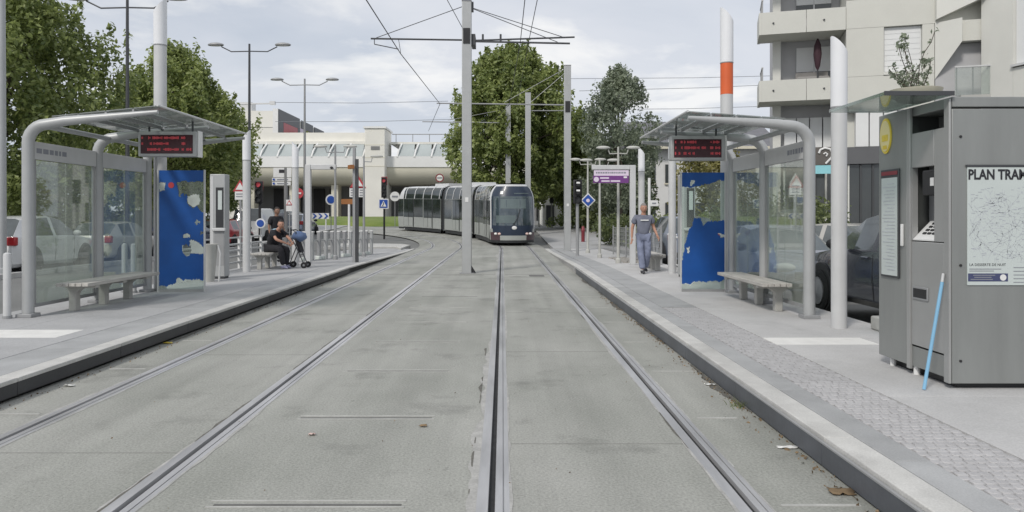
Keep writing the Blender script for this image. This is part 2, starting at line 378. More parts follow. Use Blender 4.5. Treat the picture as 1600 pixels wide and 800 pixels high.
for g in RAILS:
    mb = MB(); sweep(mb, [(g - RL, -.03), (g - RL, .003), (g - .020, .005), (g - .016, -.03)]); sweep(mb, [(g + .016, -.03), (g + .020, .005), (g + .062, .004), (g + .063, -.006), (g + .069, -.006), (g + .07, .003), (g + RR, .002), (g + RR, -.03)])
    rl = mb.build('rail', 'rail_steel', bed, smooth=False)
    mb = MB(); sweep(mb, [(g - .019, -.022), (g + .019, -.022)]); mb.build('groove', 'groove', rl, smooth=False)
    for side in (-1, 1):           # crumbling joint sealant along the rail
        mb = MB(); e = g - RL if side < 0 else g + RR; s = 2.6
        if g == RAILS[0] and side > 0: wmul = .6
        elif g == RAILS[2] and side < 0: wmul = 2.6
        else: wmul = .8
        vs = []; 
        while s < 33:
            q = mnoise.noise(Vector((s * .55, g * 7, side * 3))); q2 = mnoise.noise(Vector((s * 4, g * 5, side)))
            wd = max(.003, (.016 + .05 * q + .02 * q2) * wmul)
            vs += [(e, s, .0025), (e + side * wd, s, .0025)]; s += .06 if s < 9 else .25
        mb.add(vs, [(2 * i, 2 * i + 1, 2 * i + 3, 2 * i + 2) for i in range(len(vs) // 2 - 1)])
        mb.build('sealant_strip', 'sealant', rl, smooth=False)
def ragged(e, side, y0, y1, seed, amp, m, name, parent, z=.0032, thr=.0):
    # chipped dark edge: separate slivers where the slab has crumbled
    vs = []; run = []
    def flush():
        if len(run) > 2:
            mb = MB(); mb.add([v for r_ in run for v in r_], [(2 * i, 2 * i + 1, 2 * i + 3, 2 * i + 2) for i in range(len(run) - 1)]); mb.build(name, m, parent, smooth=False)
        run.clear()
    s = y0
    while s < y1:
        q = mnoise.noise(Vector((s * .8, seed, 0))) + .45 * mnoise.noise(Vector((s * 5, seed, 4)))
        if q > thr: wd = .004 + amp * (q - thr); run.append([(e, s, z), (e + side * wd, s, z)])
        else: flush()
        s += .035 if s < 8 else .12
    flush()
ragged(RAILS[1] - RL - .002, -1, 3.0, 13, 3.3, .045, 'grime', 'chipped_edge', bed)
ragged(RAILS[2] - RL - .045, -1, 3.0, 9, 8.8, .05, 'grime', 'chipped_edge', bed, thr=.05)
ragged(RAILS[3] - RL - .002, -1, 3.2, 12, 5.1, .03, 'grime', 'chipped_edge', bed, thr=.1)
ragged(RAILS[3] + RR + .002, 1, 3.2, 12, 6.4, .035, 'joint', 'chipped_edge', bed, thr=.05)
ragged(2.035, -1, 2.8, 20, 9.2, .10, 'grime', 'kerb_dirt', bed, thr=-.1)
ragged(-4.236, 1, 5, 20, 1.7, .10, 'grime', 'kerb_dirt', bed, thr=-.15)
def bars(name, m, x0, x1, yy, parts):
    mb = MB()
    for dy, h, z in parts: mb.bx(x0, x1, yy + dy - h / 2, yy + dy + h / 2, -.01, z)
    return mb.build(name, m, bed, smooth=False)
for k in range(-1, 11):
    y = 4.11 + 1.77 * k
    fade = 1 if k < 4 else .6
    if k < 6:
        bars('joint_strip', 'joint', -1.62 + random.uniform(-.02, .02), -.54, y, [(-.045 * fade, .016, .004), (.045 * fade, .016, .004)])
        bars('joint_infill', 'joint_dark', -1.60, -.56, y, [(-.012, .022, .0022)])
    else: bars('joint_infill', 'joint_dark', -1.6, -.5, y, [(0, .025, .002)])
    bars('joint_strip', 'joint', 1.54, 1.98 - (.12 if k % 2 else 0), y - .02, [(0, .026, .004)])
    bars('joint_strip', 'joint', -4.12, -3.74, y + .1, [(0, .022, .004)])
for k in range(5):
    y = 5.0 + 3.54 * k
    bars('slab_joint', 'slab_line', -3.47, -2.19, y, [(0, .010, .0015)]); bars('slab_joint', 'slab_line', .05, 1.27, y + .2, [(0, .010, .0015)])
bars('joint_infill', 'joint_dark', -3.45, -2.2, 20.4, [(0, .05, .002)]); bars('joint_infill', 'joint_dark', -1.95, -.17, 20.4, [(0, .05, .002)]); bars('joint_infill', 'joint_dark', .07, 1.27, 20.4, [(0, .05, .002)])
bars('drain_cover', 'joint_dark', .72, 1.12, 19.9, [(0, .5, .004)])

# ------------------------------------------------------------------ platforms
def ZT(y): return .19 if y < 21 else .19 - .16 * min(1, (y - 21) / 12)
def slab(mb, x0, x1, y0, y1, th=.035, dz=0., gap=.0035):
    x0 += gap; x1 -= gap; y0 += gap; y1 -= gap
    a, b = ZT(y0) + dz, ZT(y1) + dz
    return mb.add([(x0, y0, a - th), (x1, y0, a - th), (x1, y1, b - th), (x0, y1, b - th), (x0, y0, a), (x1, y0, a), (x1, y1, b), (x0, y1, b)],
                  [(0, 3, 2, 1), (4, 5, 6, 7), (0, 1, 5, 4), (1, 2, 6, 5), (2, 3, 7, 6), (3, 0, 4, 7)])
def base_block(name, x0, x1, m):
    mb = MB(); yl = [-4, 21, 24, 27, 30, 33, 36.2]; vs = []
    for y in yl: z = ZT(y) - .012; vs += [(x0, y, -.1), (x0, y, z), (x1, y, z), (x1, y, -.1)]
    n = 4; mb.add(vs, [(i * n + j, i * n + j + 1, (i + 1) * n + j + 1, (i + 1) * n + j) for i in range(len(yl) - 1) for j in range(3)] + [(0, 1, 2, 3), tuple(len(vs) - 1 - q for q in (0, 1, 2, 3))])
    return struct(mb.build(name, m, smooth=False))
pr = base_block('platform_right', 2.07, 4.85, 'grout')
y = -2.3; k = 0
while y < 35:
    y1 = min(y + 1.755, 36)
    slab(MB(), 2.055, 2.255, y, y1, .04, 0).build('coping_stone', 'coping', pr, bev=.006)
    slab(MB(), 2.255, 2.475, y - .45, y1 - .45, .035, -.002).build('paving_slab', 'slab_grey', pr, bev=.004)
    if y < 20.5:
        mb = MB(); mb.bx(2.036, 2.066, y + .003, y1 - .003, .012, .152); mb.build('kerb_panel', 'fascia', pr, bev=.003)
    y = y1
mb = MB(); mb.bx(2.03, 2.054, -2, 21, .153, .164); mb.build('kerb_nosing', 'mid_metal', pr)
# setts: the nearest three hundred one by one, the rest of the near band as one mass
sm = MB(); sm.box((0, 0, 0), (.0615, .0625, .03)); proto = sm.build('sett', 'sett', None, bev=.005)
me = proto.data; COL.objects.unlink(proto); bpy.data.objects.remove(proto)
cells = []
for r in range(int((11.5 - 3.2) / .0665)):
    for c in range(8):
        yy = 3.2 + r * .0665 + random.uniform(-.003, .003); xx = 2.512 + c * .0655 + (.02 if r % 2 else 0) - .01 + random.uniform(-.003, .003)
        if 785 + F * (xx - .05) / yy > 1600: continue
        cells.append((yy, xx))
cells.sort(); rest = MB()
for i, (yy, xx) in enumerate(cells):
    dz = random.uniform(-.0022, .001); rz = random.uniform(-.035, .035)
    if i < 300:
        o = bpy.data.objects.new('sett', me); COL.objects.link(o); o.parent = pr; o.location = (xx, yy, .19 - .015 + dz); o.rotation_euler = (random.uniform(-.018, .018), random.uniform(-.018, .018), rz)
        b = o.modifiers.new('bevel', 'BEVEL'); b.width = .006; b.segments = 1
    else: rest.box((xx, yy, .19 - .015 + dz), (.0615, .0625, .03), rz)
struct(rest.build('sett_paving', 'sett', pr, smooth=False), 'stuff')
slab(MB(), 2.475, 3.02, 11.5, 21, .03, -.002).build('paving_slab', 'slab_grey', pr)
slab(MB(), 2.475, 3.02, 21, 35.9, .03, -.002).build('paving_slab', 'slab_grey', pr)
y = -2.; k = 0
while y < 35:
    y1 = min(y + 2.6, 36)
    if y < 8.14 < y1: y1 = 8.14
    elif abs(y - 8.14) < .01: y1 = 8.6
    if abs(y - 8.14) < .01:
        slab(MB(), 3.02, 4.16, y, y1).build('tactile_strip', 'pale_strip', pr, bev=.003); slab(MB(), 4.16, 4.85, y, y1).build('paving_slab', 'pave', pr, bev=.003)
    else: slab(MB(), 3.02, 4.85, y, y1).build('paving_slab', 'pave', pr, bev=.003)
    y = y1
pl = base_block('platform_left', -7.25, -4.42, 'joint_dark')  # dark colour shows in the joints and paints shade into the undercut
y = -2.3
while y < 35:
    y1 = min(y + 1.755, 36)
    slab(MB(), -4.44, -4.235, y, y1, .04).build('coping_stone', 'coping', pl, bev=.006)
    slab(MB(), -4.96, -4.44, y - .3, y1 - .3, .035, -.002).build('paving_slab', 'slab_grey', pl, bev=.004)
    if y < 20.5:
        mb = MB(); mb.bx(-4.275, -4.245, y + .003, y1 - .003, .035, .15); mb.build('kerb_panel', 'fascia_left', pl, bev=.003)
    y = y1
y = -2.; k = 0
while y < 35:
    y1 = min(y + 2.15, 36)
    if y < 8.6 < y1: y1 = 8.6
    elif abs(y - 8.6) < .01: y1 = 9.2
    if abs(y - 8.6) < .01:
        slab(MB(), -6.3, -5.2, y, y1).build('tactile_strip', 'pale_strip', pl, bev=.003); slab(MB(), -7.25, -6.3, y, y1).build('paving_slab', 'pave_left', pl, bev=.003); slab(MB(), -5.2, -4.96, y, y1).build('paving_slab', 'pave_left', pl, bev=.003)
    else:
        slab(MB(), -6.1, -4.96, y, y1).build('paving_slab', 'pave_left', pl, bev=.003); slab(MB(), -7.25, -6.1, y, y1, .035).build('paving_slab', 'pave_left', pl, bev=.003)
    y = y1
mb = MB(); pts = [(-4.75, 34.6), (-4.75, 38.2), (-5.3, 39.6), (-6.6, 40.4), (-8.8, 40.6), (-8.8, 36.3), (-5.2, 36.25)]
mb.prism(pts, 'z', -.05, .12); struct(mb.build('traffic_island', 'coping', bev=.02))
mb = MB(); rings = [(1., -.1), (.97, .12), (.85, .36), (.5, .5), (.0, .55)]; n = 36
vs = []
for rr, h in rings:
    for j in range(n):
        a = 2 * math.pi * j / n; yy = 73 + 9 * rr * math.sin(a); vs.append((-14.5 + 13 * rr * math.cos(a), yy, h + G(yy) + .15 * rr * mnoise.noise(Vector((j * .7, rr * 3, 0)))))
mb.add(vs, [(i * n + j, i * n + (j + 1) % n, (i + 1) * n + (j + 1) % n, (i + 1) * n + j) for i in range(len(rings) - 1) for j in range(n)])
struct(mb.build('grass_mound', 'grass'))
# ------------------------------------------------------------------ trees
def leaves(mb_v, mb_f, c, rad, n, size, rng):
    for _ in range(n):
        d = Vector((rng.gauss(0, 1), rng.gauss(0, 1), rng.gauss(0, 1))); d.normalize()
        p = c + Vector((d.x * rad[0], d.y * rad[1], d.z * rad[2])) * (rng.random() ** .45)
        nrm = (d * .55 + Vector((rng.uniform(-1, 1), rng.uniform(-1, 1), rng.uniform(-.3, 1.2)))).normalized()
        a = nrm.orthogonal().normalized(); a.rotate(Matrix.Rotation(rng.uniform(0, 6.28), 3, nrm)); b = nrm.cross(a)
        s = size * rng.uniform(.6, 1.35); k = len(mb_v)
        mb_v += [p - a * s, p + b * s * .55 + nrm * s * .12, p + a * s, p - b * s * .55 + nrm * s * .12]; mb_f.append((k, k + 1, k + 2, k + 3))
def tree(name, label, x, y, h, base, rx, ry, clumps, per, size, m, seed, taper=.75, group=None, z0=None, trunk_r=.16, gap=0., top_pow=1.):
    rng = random.Random(seed); z0 = G(y) - .06 if z0 is None else z0
    t = thing(name, label, 'tree', (x, y, z0), group=group)
    V = []; Fc = []; cen = []
    ch = h - base
    for i in range(clumps):
        u = rng.random() ** .9                                 # height in the crown
        prof = (math.sin(math.pi * min(1, (u * .86 + .14)) ** top_pow) ** taper)
        a = rng.uniform(0, 2 * math.pi); rr = rng.random() ** .38
        prof *= 1 + .36 * mnoise.noise(Vector((math.cos(a) * 1.5 + seed, math.sin(a) * 1.5, u * 3)))
        c = Vector((math.cos(a) * rx * rr * prof, math.sin(a) * ry * rr * prof, base + ch * (.04 + .93 * u)))
        if gap and mnoise.noise(c * .55 + Vector((seed, 0, 0))) < -gap: continue
        cen.append(c); cr = rng.uniform(.35, .75) * min(rx, 3.5) * .34
        leaves(V, Fc, c, (cr, cr, cr * 1.15), per, size, rng)
        if rng.random() < .42:                                 # upright shoots break the outline
            q = c + Vector((c.x * .12, c.y * .12, cr * 1.1)); leaves(V, Fc, q, (cr * .25, cr * .25, cr * .7), per // 4, size, rng)
    mb = MB(); mb.v = [tuple(v) for v in V]; mb.f = Fc
    mb_build_fast(mb, 'crown', m, t)
    tb = MB(); top = base + ch * .75
    bend = [Vector((rng.uniform(-.12, .12) * k, rng.uniform(-.12, .12) * k, top * k / 5)) for k in range(6)]
    tb.tube(bend, [trunk_r * (1.25 - .19 * k) for k in range(6)], 9)
    tr = tb.build('trunk', 'bark', t, world=False)
    for c in rng.sample(cen, min(14, len(cen))):
        lb = MB(); s = bend[2].lerp(bend[4], rng.random()); mid = s.lerp(c, .5) + Vector((0, 0, .15 * ch * .2))
        lb.tube([s, mid, c], [trunk_r * .42, trunk_r * .28, trunk_r * .1], 6); lb.build('limb', 'bark', tr, world=False)
    return t
def mb_build_fast(mb, name, m, parent):
    me = bpy.data.meshes.new(name); me.from_pydata(mb.v, [], mb.f); me.update()
    o = bpy.data.objects.new(name, me); COL.objects.link(o); me.materials.append(MATS[m]); o.parent = parent; return o
def bush(name, label, x, y, r, h, clumps, per, size, m, seed, group=None, cat='bush', z0=None):
    rng = random.Random(seed); z0 = G(y) - .06 if z0 is None else z0; t = thing(name, label, cat, (x, y, z0), group=group); V = []; Fc = []; cen = []
    for i in range(clumps):
        a = rng.uniform(0, 6.28); rr = rng.random() ** .5; u = rng.random()
        c = Vector((math.cos(a) * r[0] * rr, math.sin(a) * r[1] * rr, .15 + (h - .3) * u * (1 - .35 * rr))); cen.append(c)
        leaves(V, Fc, c, (.3 * min(r), .3 * min(r), .25 * h * .6), per, size, rng)
    mb = MB(); mb.v = V; mb.f = Fc; mb_build_fast(mb, 'foliage', m, t)
    tb = MB()
    for c in cen[:8]: tb.tube([(c.x * .15, c.y * .15, 0), (c.x * .6, c.y * .6, c.z * .6), c], [.03, .02, .008], 5)
    tb.build('stem', 'bark', t, world=False); return t
LT = 'trees along the far kerb of the left road'
tree('broadleaf_tree', 'tall broadleaf tree rising at the left edge of the picture behind the white car', -19.6, 28.5, 11.2, 1.3, 4.3, 4.0, 430, 130, .105, 'leaf', 3, .42, LT, .06, .2)
tree('broadleaf_tree', 'broad green tree right behind the tall leftmost white column', -18.7, 42, 10.9, 1.7, 4.0, 4.0, 320, 120, .12, 'leaf_bright', 11, .62, LT, .18, .2)
tree('broadleaf_tree', 'green tree sloping down to the right behind the left ticket totem', -21.4, 52, 10.2, 1.6, 4.0, 4.0, 270, 105, .135, 'leaf_bright', 17, .7, LT, .3, .2)
tree('broadleaf_tree', 'dark lower tree half hidden by the taller left trees, by the cream building', -26.5, 64, 9.4, 1.5, 4.4, 4.2, 210, 80, .17, 'leaf', 23, .7, LT, .6, .2)
tree('broadleaf_tree', 'gap-filling leafy tree between the two big left trees', -27.5, 46, 6.4, .6, 4.6, 4.0, 200, 60, .19, 'leaf', 29, .7, LT, .2, .2)
tree('plane_tree', 'large rounded plane tree behind the tram', .75, 56, 13.7, 2.0, 4.3, 4.2, 520, 120, .155, 'leaf_bright', 31, .40, None, None, .24, .42)
tree('plane_tree', 'smaller leafy tree close against the right flank of the big plane tree', 5.2, 60, 9.6, 1.6, 3.6, 3.4, 220, 70, .2, 'leaf', 34, .7, None, None, .2)
tree('grey_tree', 'loose grey-green tree right of the slim catenary pole', 7.7, 49, 11.2, 1.2, 3.0, 3.0, 290, 90, .11, 'leaf_grey', 37, .75, None, None, .17, .16)
tree('grey_tree', 'low dark tree beneath the purple line sign', 8.0, 54, 5.4, .4, 3.2, 3.0, 170, 60, .17, 'leaf_dark', 41, .7, None, None, .15)
tree('yellowing_tree', 'small yellowing tree above the right blue panel', 9.4, 33, 4.9, .7, 2.2, 2.0, 110, 62, .10, 'leaf_warm', 43, .8, None, None, .1)
for i, (x, y, h, r, lab) in enumerate([(-40, 92, 9, 6, 'distant tree at the far left behind the leftmost broadleaf trees'), (-32, 120, 14, 4, 'small treetop showing above the viaduct deck'),
        (14, 92, 9.5, 6, 'distant dark tree behind the grey-green tree'), (24, 84, 8, 6, 'distant tree low behind the right shelter'), (-1, 100, 10, 6.5, 'distant tree mass behind the tram roof')]):
    tree('far_tree', lab, x, y, h, 1.2, r, 4, 130, 45, .32, 'leaf_dark' if i != 1 else 'leaf', 50 + i, .7, 'distant trees', None, .25)
bush('hedge_bush', 'green bush at the foot of the slim catenary pole', 6.4, 38.5, (1.6, 1.6), 2.2, 60, 60, .09, 'leaf_dark', 61)
bush('hedge_bush', 'rough bush behind the wire fence under the purple sign', 7.4, 30, (2.2, 2.0), 2.0, 70, 60, .085, 'leaf', 62)
bush('hedge_bush', 'dense dark bush behind the walking man', 9.4, 27.5, (2.0, 1.8), 2.6, 70, 62, .08, 'leaf_dark', 63)
bush('hedge_bush', 'bush seen through the clear window of the right blue panel', 8.6, 22.5, (1.7, 1.5), 2.7, 80, 62, .07, 'leaf_dark', 64)
bush('hedge_bush', 'long low shrub under the leftmost tree behind the parked cars', -21.5, 33, (5, 2.2), 2.0, 120, 55, .10, 'leaf_dark', 65)
bush('hedge_bush', 'shrub mass under the second left tree', -22.5, 45, (6, 2.2), 2.2, 120, 50, .12, 'leaf_dark', 66)
bush('hedge_bush', 'pale shrub by the white gable right of the tram', 5.9, 60, (2.2, 1.6), 2.4, 50, 50, .12, 'leaf', 67)
# ------------------------------------------------------------------ tram shelters
def shelter(label, s, xr, xt, ys, zp, zt):
    """s = +1 when the roof points to +x"""
    t = thing('tram_shelter', label, 'shelter', (xr, ys[0], .19), group='shelters of the tram stop')
    def zr(x): return zp + (zt - zp) * abs(x - xr) / abs(xt - xr)
    for y in ys:
        path = [(xr, y, .19), (xr, y, 1.2), (xr, y, zp - .34)]
        for k in range(1, 7):
            a = k / 6 * math.pi / 2; path.append((xr + s * .26 * (1 - math.cos(a)), y, zp - .34 + .26 * math.sin(a)))
        m = 6
        for k in range(1, m + 1):
            x = xr + s * .26 + (xt - xr - s * .26) * k / m; path.append((x, y, zr(x) - .085))
        rad = [.078, .078, .078] + [.08] * 6 + [.078 - .05 * k / m for k in range(1, m + 1)]
        rib = MB(); rib.tube(path, rad, 14); rib.build('frame_rib', 'grey_metal', t)
        f = MB(); f.box((xr, y, .215), (.22, .22, .05)); f.build('base_plate', 'mid_metal', t, bev=.006)
    for i in range(len(ys) - 1):
        a, b = ys[i] + .03, ys[i + 1] - .03
        xs = [xr + s * .30 + (xt + s * .02 - xr - s * .30) * k / 4 for k in range(5)]
        for k in range(4):
            x0, x1 = xs[k] + s * .012, xs[k + 1] - s * .012
            p = MB(); p.add([(x0, a, zr(x0)), (x1, a, zr(x1)), (x1, b, zr(x1)), (x0, b, zr(x0)), (x0, a, zr(x0) + .014), (x1, a, zr(x1) + .014), (x1, b, zr(x1) + .014), (x0, b, zr(x0) + .014)],
                            [(0, 3, 2, 1), (4, 5, 6, 7), (0, 1, 5, 4), (1, 2, 6, 5), (2, 3, 7, 6), (3, 0, 4, 7)])
            p.build('roof_pane', 'glass_roof', t, smooth=False)
        # the long purlins that carry the panes
        for k in (1, 2, 3): 
            q = MB(); q.box((xs[k], (a + b) / 2, zr(xs[k]) - .03), (.03, b - a, .045)); q.build('purlin', 'mid_metal', t)
        c = MB(); c.box((xr + s * .2, (a + b) / 2, zp - .10), (.12, b - a, .06)); c.build('rear_beam', 'grey_metal', t, bev=.02)
        # rear glazing
        a, b = ys[i] + .09, ys[i + 1] - .09; mid = (a + b) / 2
        for u, v in ((a, mid - .006), (mid + .006, b)):
            p = MB(); p.bx(xr - .006, xr + .006, u, v, .36, 2.40); p.build('glass_pane', 'glass_back', t, smooth=False)
        h = MB(); h.bx(xr - .03, xr + .03, a, b, 2.41, 2.66); hp = h.build('header_panel', 'light_metal', t, bev=.006)
        if i == 0:
            g = MB(); rng = random.Random(5 + s); u = a + .05
            for k in range(6):
                wd = rng.uniform(.05, .14); g.bx(xr + s * .031 - .001, xr + s * .031 + .001, u, u + wd, 2.5, 2.57); u += wd + .03
            g.build('name_lettering', 'ink_grey', hp)
        r = MB(); r.bx(xr - .025, xr + .025, a, b, .31, .36); r.build('bottom_rail', 'mid_metal', t)
        for yy in (a + .04, b - .04):
            q = MB(); q.bx(xr - .018, xr + .018, yy - .02, yy + .02, .36, 2.41); q.build('glazing_bar', 'mid_metal', t)
    e = MB(); e.tube([(xt + s * .015, ys[0] - .05, zr(xt) + .0), (xt + s * .015, ys[-1] + .05, zr(xt))], .016, 8); e.build('roof_edge', 'light_metal', t)
    return t
shelter('curved grey tram shelter with glass roof on the left platform', 1, -6.65, -4.83, [10.37, 12.15, 13.85], 2.97, 3.15)
shelter('curved grey tram shelter with glass roof on the right platform', -1, 4.25, 2.57, [10.24, 12.0, 13.65], 2.93, 3.05)

def bench(label, s, x0, x1, y0, y1, xl):
    t = thing('bench', label, 'bench', ((x0 + x1) / 2, (y0 + y1) / 2, .19), group='benches of the tram stop')
    n = 5; lo, hi = min(x0, x1), max(x0, x1)
    for k in range(n):
        a = lo + (hi - lo) * k / n; p = MB(); p.bx(a + .004, lo + (hi - lo) * (k + 1) / n - .004, y0, y1, .575, .625); p.build('plank', 'bench_wood', t, bev=.006)
    for f in (.14, .5, .84):
        y = y0 + (y1 - y0) * f
        poly = [(xl - .055, .19), (xl + .055, .19), (xl + .055, .43)]
        for k in range(1, 6):
            a = k / 5 * math.pi / 2; poly.append((xl + .055 + .13 * (1 - math.cos(a)), .43 + .10 * math.sin(a)))
        poly += [(hi - .03 if s > 0 else xl + .2, .535), (hi - .03 if s > 0 else xl + .2, .575), (lo + .03 if s < 0 else xl - .12, .575), (lo + .03 if s < 0 else xl - .12, .535)]
        for k in range(5, 0, -1):
            a = k / 5 * math.pi / 2; poly.append((xl - .055 - (.05 if s > 0 else .13) * (1 - math.cos(a)), .43 + .10 * math.sin(a)))
        poly.append((xl - .055, .43))
        g = MB(); g.prism(poly, 'y', y - .06, y + .06); g.build('leg', 'bench_concrete', t, bev=.008)
    return t
bench('long slatted bench inside the left shelter', 1, -6.50, -6.02, 10.75, 13.0, -6.40)
bench('long slatted bench inside the right shelter', -1, 4.20, 3.76, 10.7, 12.95, 4.10)
bench('bench beyond the right blue panel, behind the walking man', -1, 4.18, 3.72, 18.9, 20.6, 4.02)
bench('bench on the left platform that the seated man sits on', 1, -6.62, -6.12, 19.4, 21.2, -6.45)

# ------------------------------------------------------------------ blue film screens
def inpoly(p, poly):
    x, y = p; c = False; j = len(poly) - 1
    for i in range(len(poly)):
        xi, yi = poly[i]; xj, yj = poly[j]
        if (yi > y) != (yj > y) and x < (xj - xi) * (y - yi) / (yj - yi) + xi: c = not c
        j = i
    return c
def screen(label, x0, x1, y, z0, z1, keep, holes, resid, extra):
    t = thing('glass_screen', label, 'glass screen', ((x0 + x1) / 2, y, .19), group='torn blue screens of the shelters')
    g = MB(); g.bx(x0, x1, y - .006, y + .006, z0, z1); g.build('glass_pane', 'glass', t, smooth=False)
    for xx in (x0 - .02, x1 + .008): 
        b = MB(); b.bx(xx - .012, xx + .012, y - .02, y + .02, .19, z1 + .01); b.build('frame_bar', 'light_metal', t)
    b = MB(); b.bx(x0 - .008, x1 - .004, y - .02, y + .02, .19, z0); b.build('bottom_rail', 'mid_metal', t)
    def grid(test, name, m, off, step=.011):
        mb = MB(); nx = int((x1 - x0) / step); nz = int((z1 - z0) / step); idx = {}
        def vid(i, j):
            if (i, j) not in idx: idx[(i, j)] = len(mb.v); mb.v.append((x0 + (x1 - x0) * i / nx, y - off, z0 + (z1 - z0) * j / nz))
            return idx[(i, j)]
        for i in range(nx):
            for j in range(nz):
                u, v = (i + .5) / nx, (j + .5) / nz
                nv = mnoise.noise_vector(Vector((u * 9, v * 22, x0))) * .035 + mnoise.noise_vector(Vector((u * 30, v * 70, x0))) * .02
                if test(u + nv.x, v + nv.y * .45, u, v): mb.f.append((vid(i, j), vid(i + 1, j), vid(i + 1, j + 1), vid(i, j + 1)))
        return mb.build(name, m, t, smooth=False)
    grid(lambda u, v, a, b: any(inpoly((u, v), k) for k in keep) and not any(inpoly((u, v), h) for h in holes), 'blue_film', 'film', .009)
    for hh in resid: grid(lambda u, v, a, b: inpoly((u, v), hh), 'glue_residue', 'residue', .008)
    for (u, v, r, m, nm) in extra:
        d = MB(); d.lathe((x0 + u * (x1 - x0), y - .013, z0 + v * (z1 - z0)), [(r, -.002), (r, .002)], 18, 'y'); d.build(nm, m, t)
    return t
def nrm(pts, x0, x1, y0, y1): return [((x - x0) / (x1 - x0), (y1 - y) / (y1 - y0)) for x, y in pts]
q = lambda pts: nrm(pts, 62, 326, 58, 750)
screen('torn blue film screen at the far end of the left shelter', -6.42, -5.58, 13.84, .24, 2.46,
       [q([(50, 50), (330, 50), (335, 700), (170, 690), (150, 715), (110, 735), (60, 730)])],
       [q([(165, 122), (340, 120), (340, 300), (310, 300), (285, 270), (260, 285), (230, 250), (225, 200), (195, 195), (185, 215), (172, 170)]),
        q([(240, 470), (262, 458), (340, 515), (340, 552), (245, 540)]), q([(285, 345), (300, 360), (290, 380), (280, 365)]), q([(200, 430), (240, 425), (240, 455), (205, 450)]), q([(305, 410), (340, 415), (340, 430), (295, 428)]),
        q([(200, 500), (222, 485), (245, 500), (245, 545), (225, 565), (203, 545)]), q([(62, 130), (100, 130), (100, 176), (62, 176)])],
       [q([(242, 472), (262, 462), (332, 515), (332, 550), (247, 538)]), q([(225, 205), (300, 195), (300, 250), (265, 280), (232, 245)]), q([(62, 132), (98, 132), (98, 174), (62, 174)]), q([(205, 432), (238, 428), (238, 452), (208, 448)]),
        q([(150, 712), (172, 692), (250, 686), (250, 697), (180, 712), (160, 722)])],
       [(.27, .875, .055, 'red', 'red_sticker')])
q = lambda pts: nrm(pts, 50, 300, 74, 742)
screen('torn blue film screen at the far end of the right shelter, clear upper window', 3.36, 4.16, 13.85, .24, 2.42,
       [q([(40, 60), (310, 60), (310, 116), (205, 134), (130, 158), (40, 160)]), q([(62, 520), (70, 470), (90, 410), (125, 335), (158, 338), (180, 380), (200, 352), (240, 356), (310, 350), (310, 695), (150, 700), (80, 708), (40, 712), (50, 560)])],
       [q([(76, 512), (92, 502), (96, 525), (84, 540)]), q([(255, 415), (272, 425), (310, 436), (310, 452), (280, 448), (262, 435)]), q([(105, 118), (126, 122), (122, 145), (100, 145)]), q([(62, 505), (72, 420), (110, 345), (90, 345), (60, 430)])],
       [q([(80, 510), (94, 504), (92, 530), (82, 538)]), q([(258, 418), (272, 428), (310, 440), (310, 446), (276, 446)]), q([(105, 120), (124, 124), (118, 142), (104, 142)]), q([(55, 700), (120, 694), (150, 700), (100, 714), (60, 716)])], [])

# ------------------------------------------------------------------ departure displays
def display(label, x0, x1, y, z0, z1, rows, hang):
    t = thing('departure_display', label, 'display', ((x0 + x1) / 2, y, z0), group='hanging departure displays')
    b = MB(); b.bx(x0, x1, y, y + .18, z0, z1); b.build('housing', 'grey_metal', t, bev=.012)
    s = MB(); s.bx(x0 + .045, x1 - .06, y - .006, y - .002, z0 + .045, z1 - .055); sc = s.build('screen', 'led_face', t)
    e = MB(); e.bx(x1 + .003, x1 + .035, y + .02, y + .16, z0 - .01, z1 + .01); e.build('end_cap', 'white', t, bev=.006)
    rng = random.Random(int(x0 * 100)); H = z1 - z0 - .1; W = x1 - x0 - .105
    for r, segs in enumerate(rows):
        zc = z1 - .055 - H * (.16 + .31 * r); m = MB()
        for a, c in segs:
            u = a
            while u < c:
                wd = rng.uniform(.012, .022); hh = rng.uniform(.016, .024) if rng.random() < .85 else .01
                m.bx(x0 + .045 + W * u, x0 + .045 + W * min(u + wd, c), y - .010, y - .0065, zc - hh, zc + hh); u += wd + .007
        struct(m.build('led_line', 'led_red', sc, smooth=False), 'stuff')
    for x in hang: h = MB(); h.tube([(x, y + .09, z1 - .02), (x, y + .09, 3.13)], .016, 8); h.build('hanger', 'dark_metal', t)
    return t
display('red lettered departure display hanging from the left shelter roof', -5.84, -4.90, 11.85, 2.56, 2.96,
        [[(.02, .05), (.15, .19), (.23, .42), (.45, .74), (.78, .86)], [(.02, .05), (.18, .22), (.25, .54), (.79, .86)], [(.13, .38), (.44, .74), (.79, .83), (.88, .98)]], (-5.7, -5.0))
display('red lettered departure display hanging from the right shelter roof', 2.68, 3.54, 11.75, 2.49, 2.88,
        [[(.02, .05), (.14, .18), (.21, .25), (.28, .47), (.77, .79), (.82, .96)], [(.03, .05), (.15, .18), (.22, .47), (.49, .54), (.58, .67), (.76, .83), (.87, .97)], [(.02, .05), (.1, .13), (.2, .26), (.3, .35), (.39, .44), (.77, .83), (.86, .98)]], (2.78, 3.42))

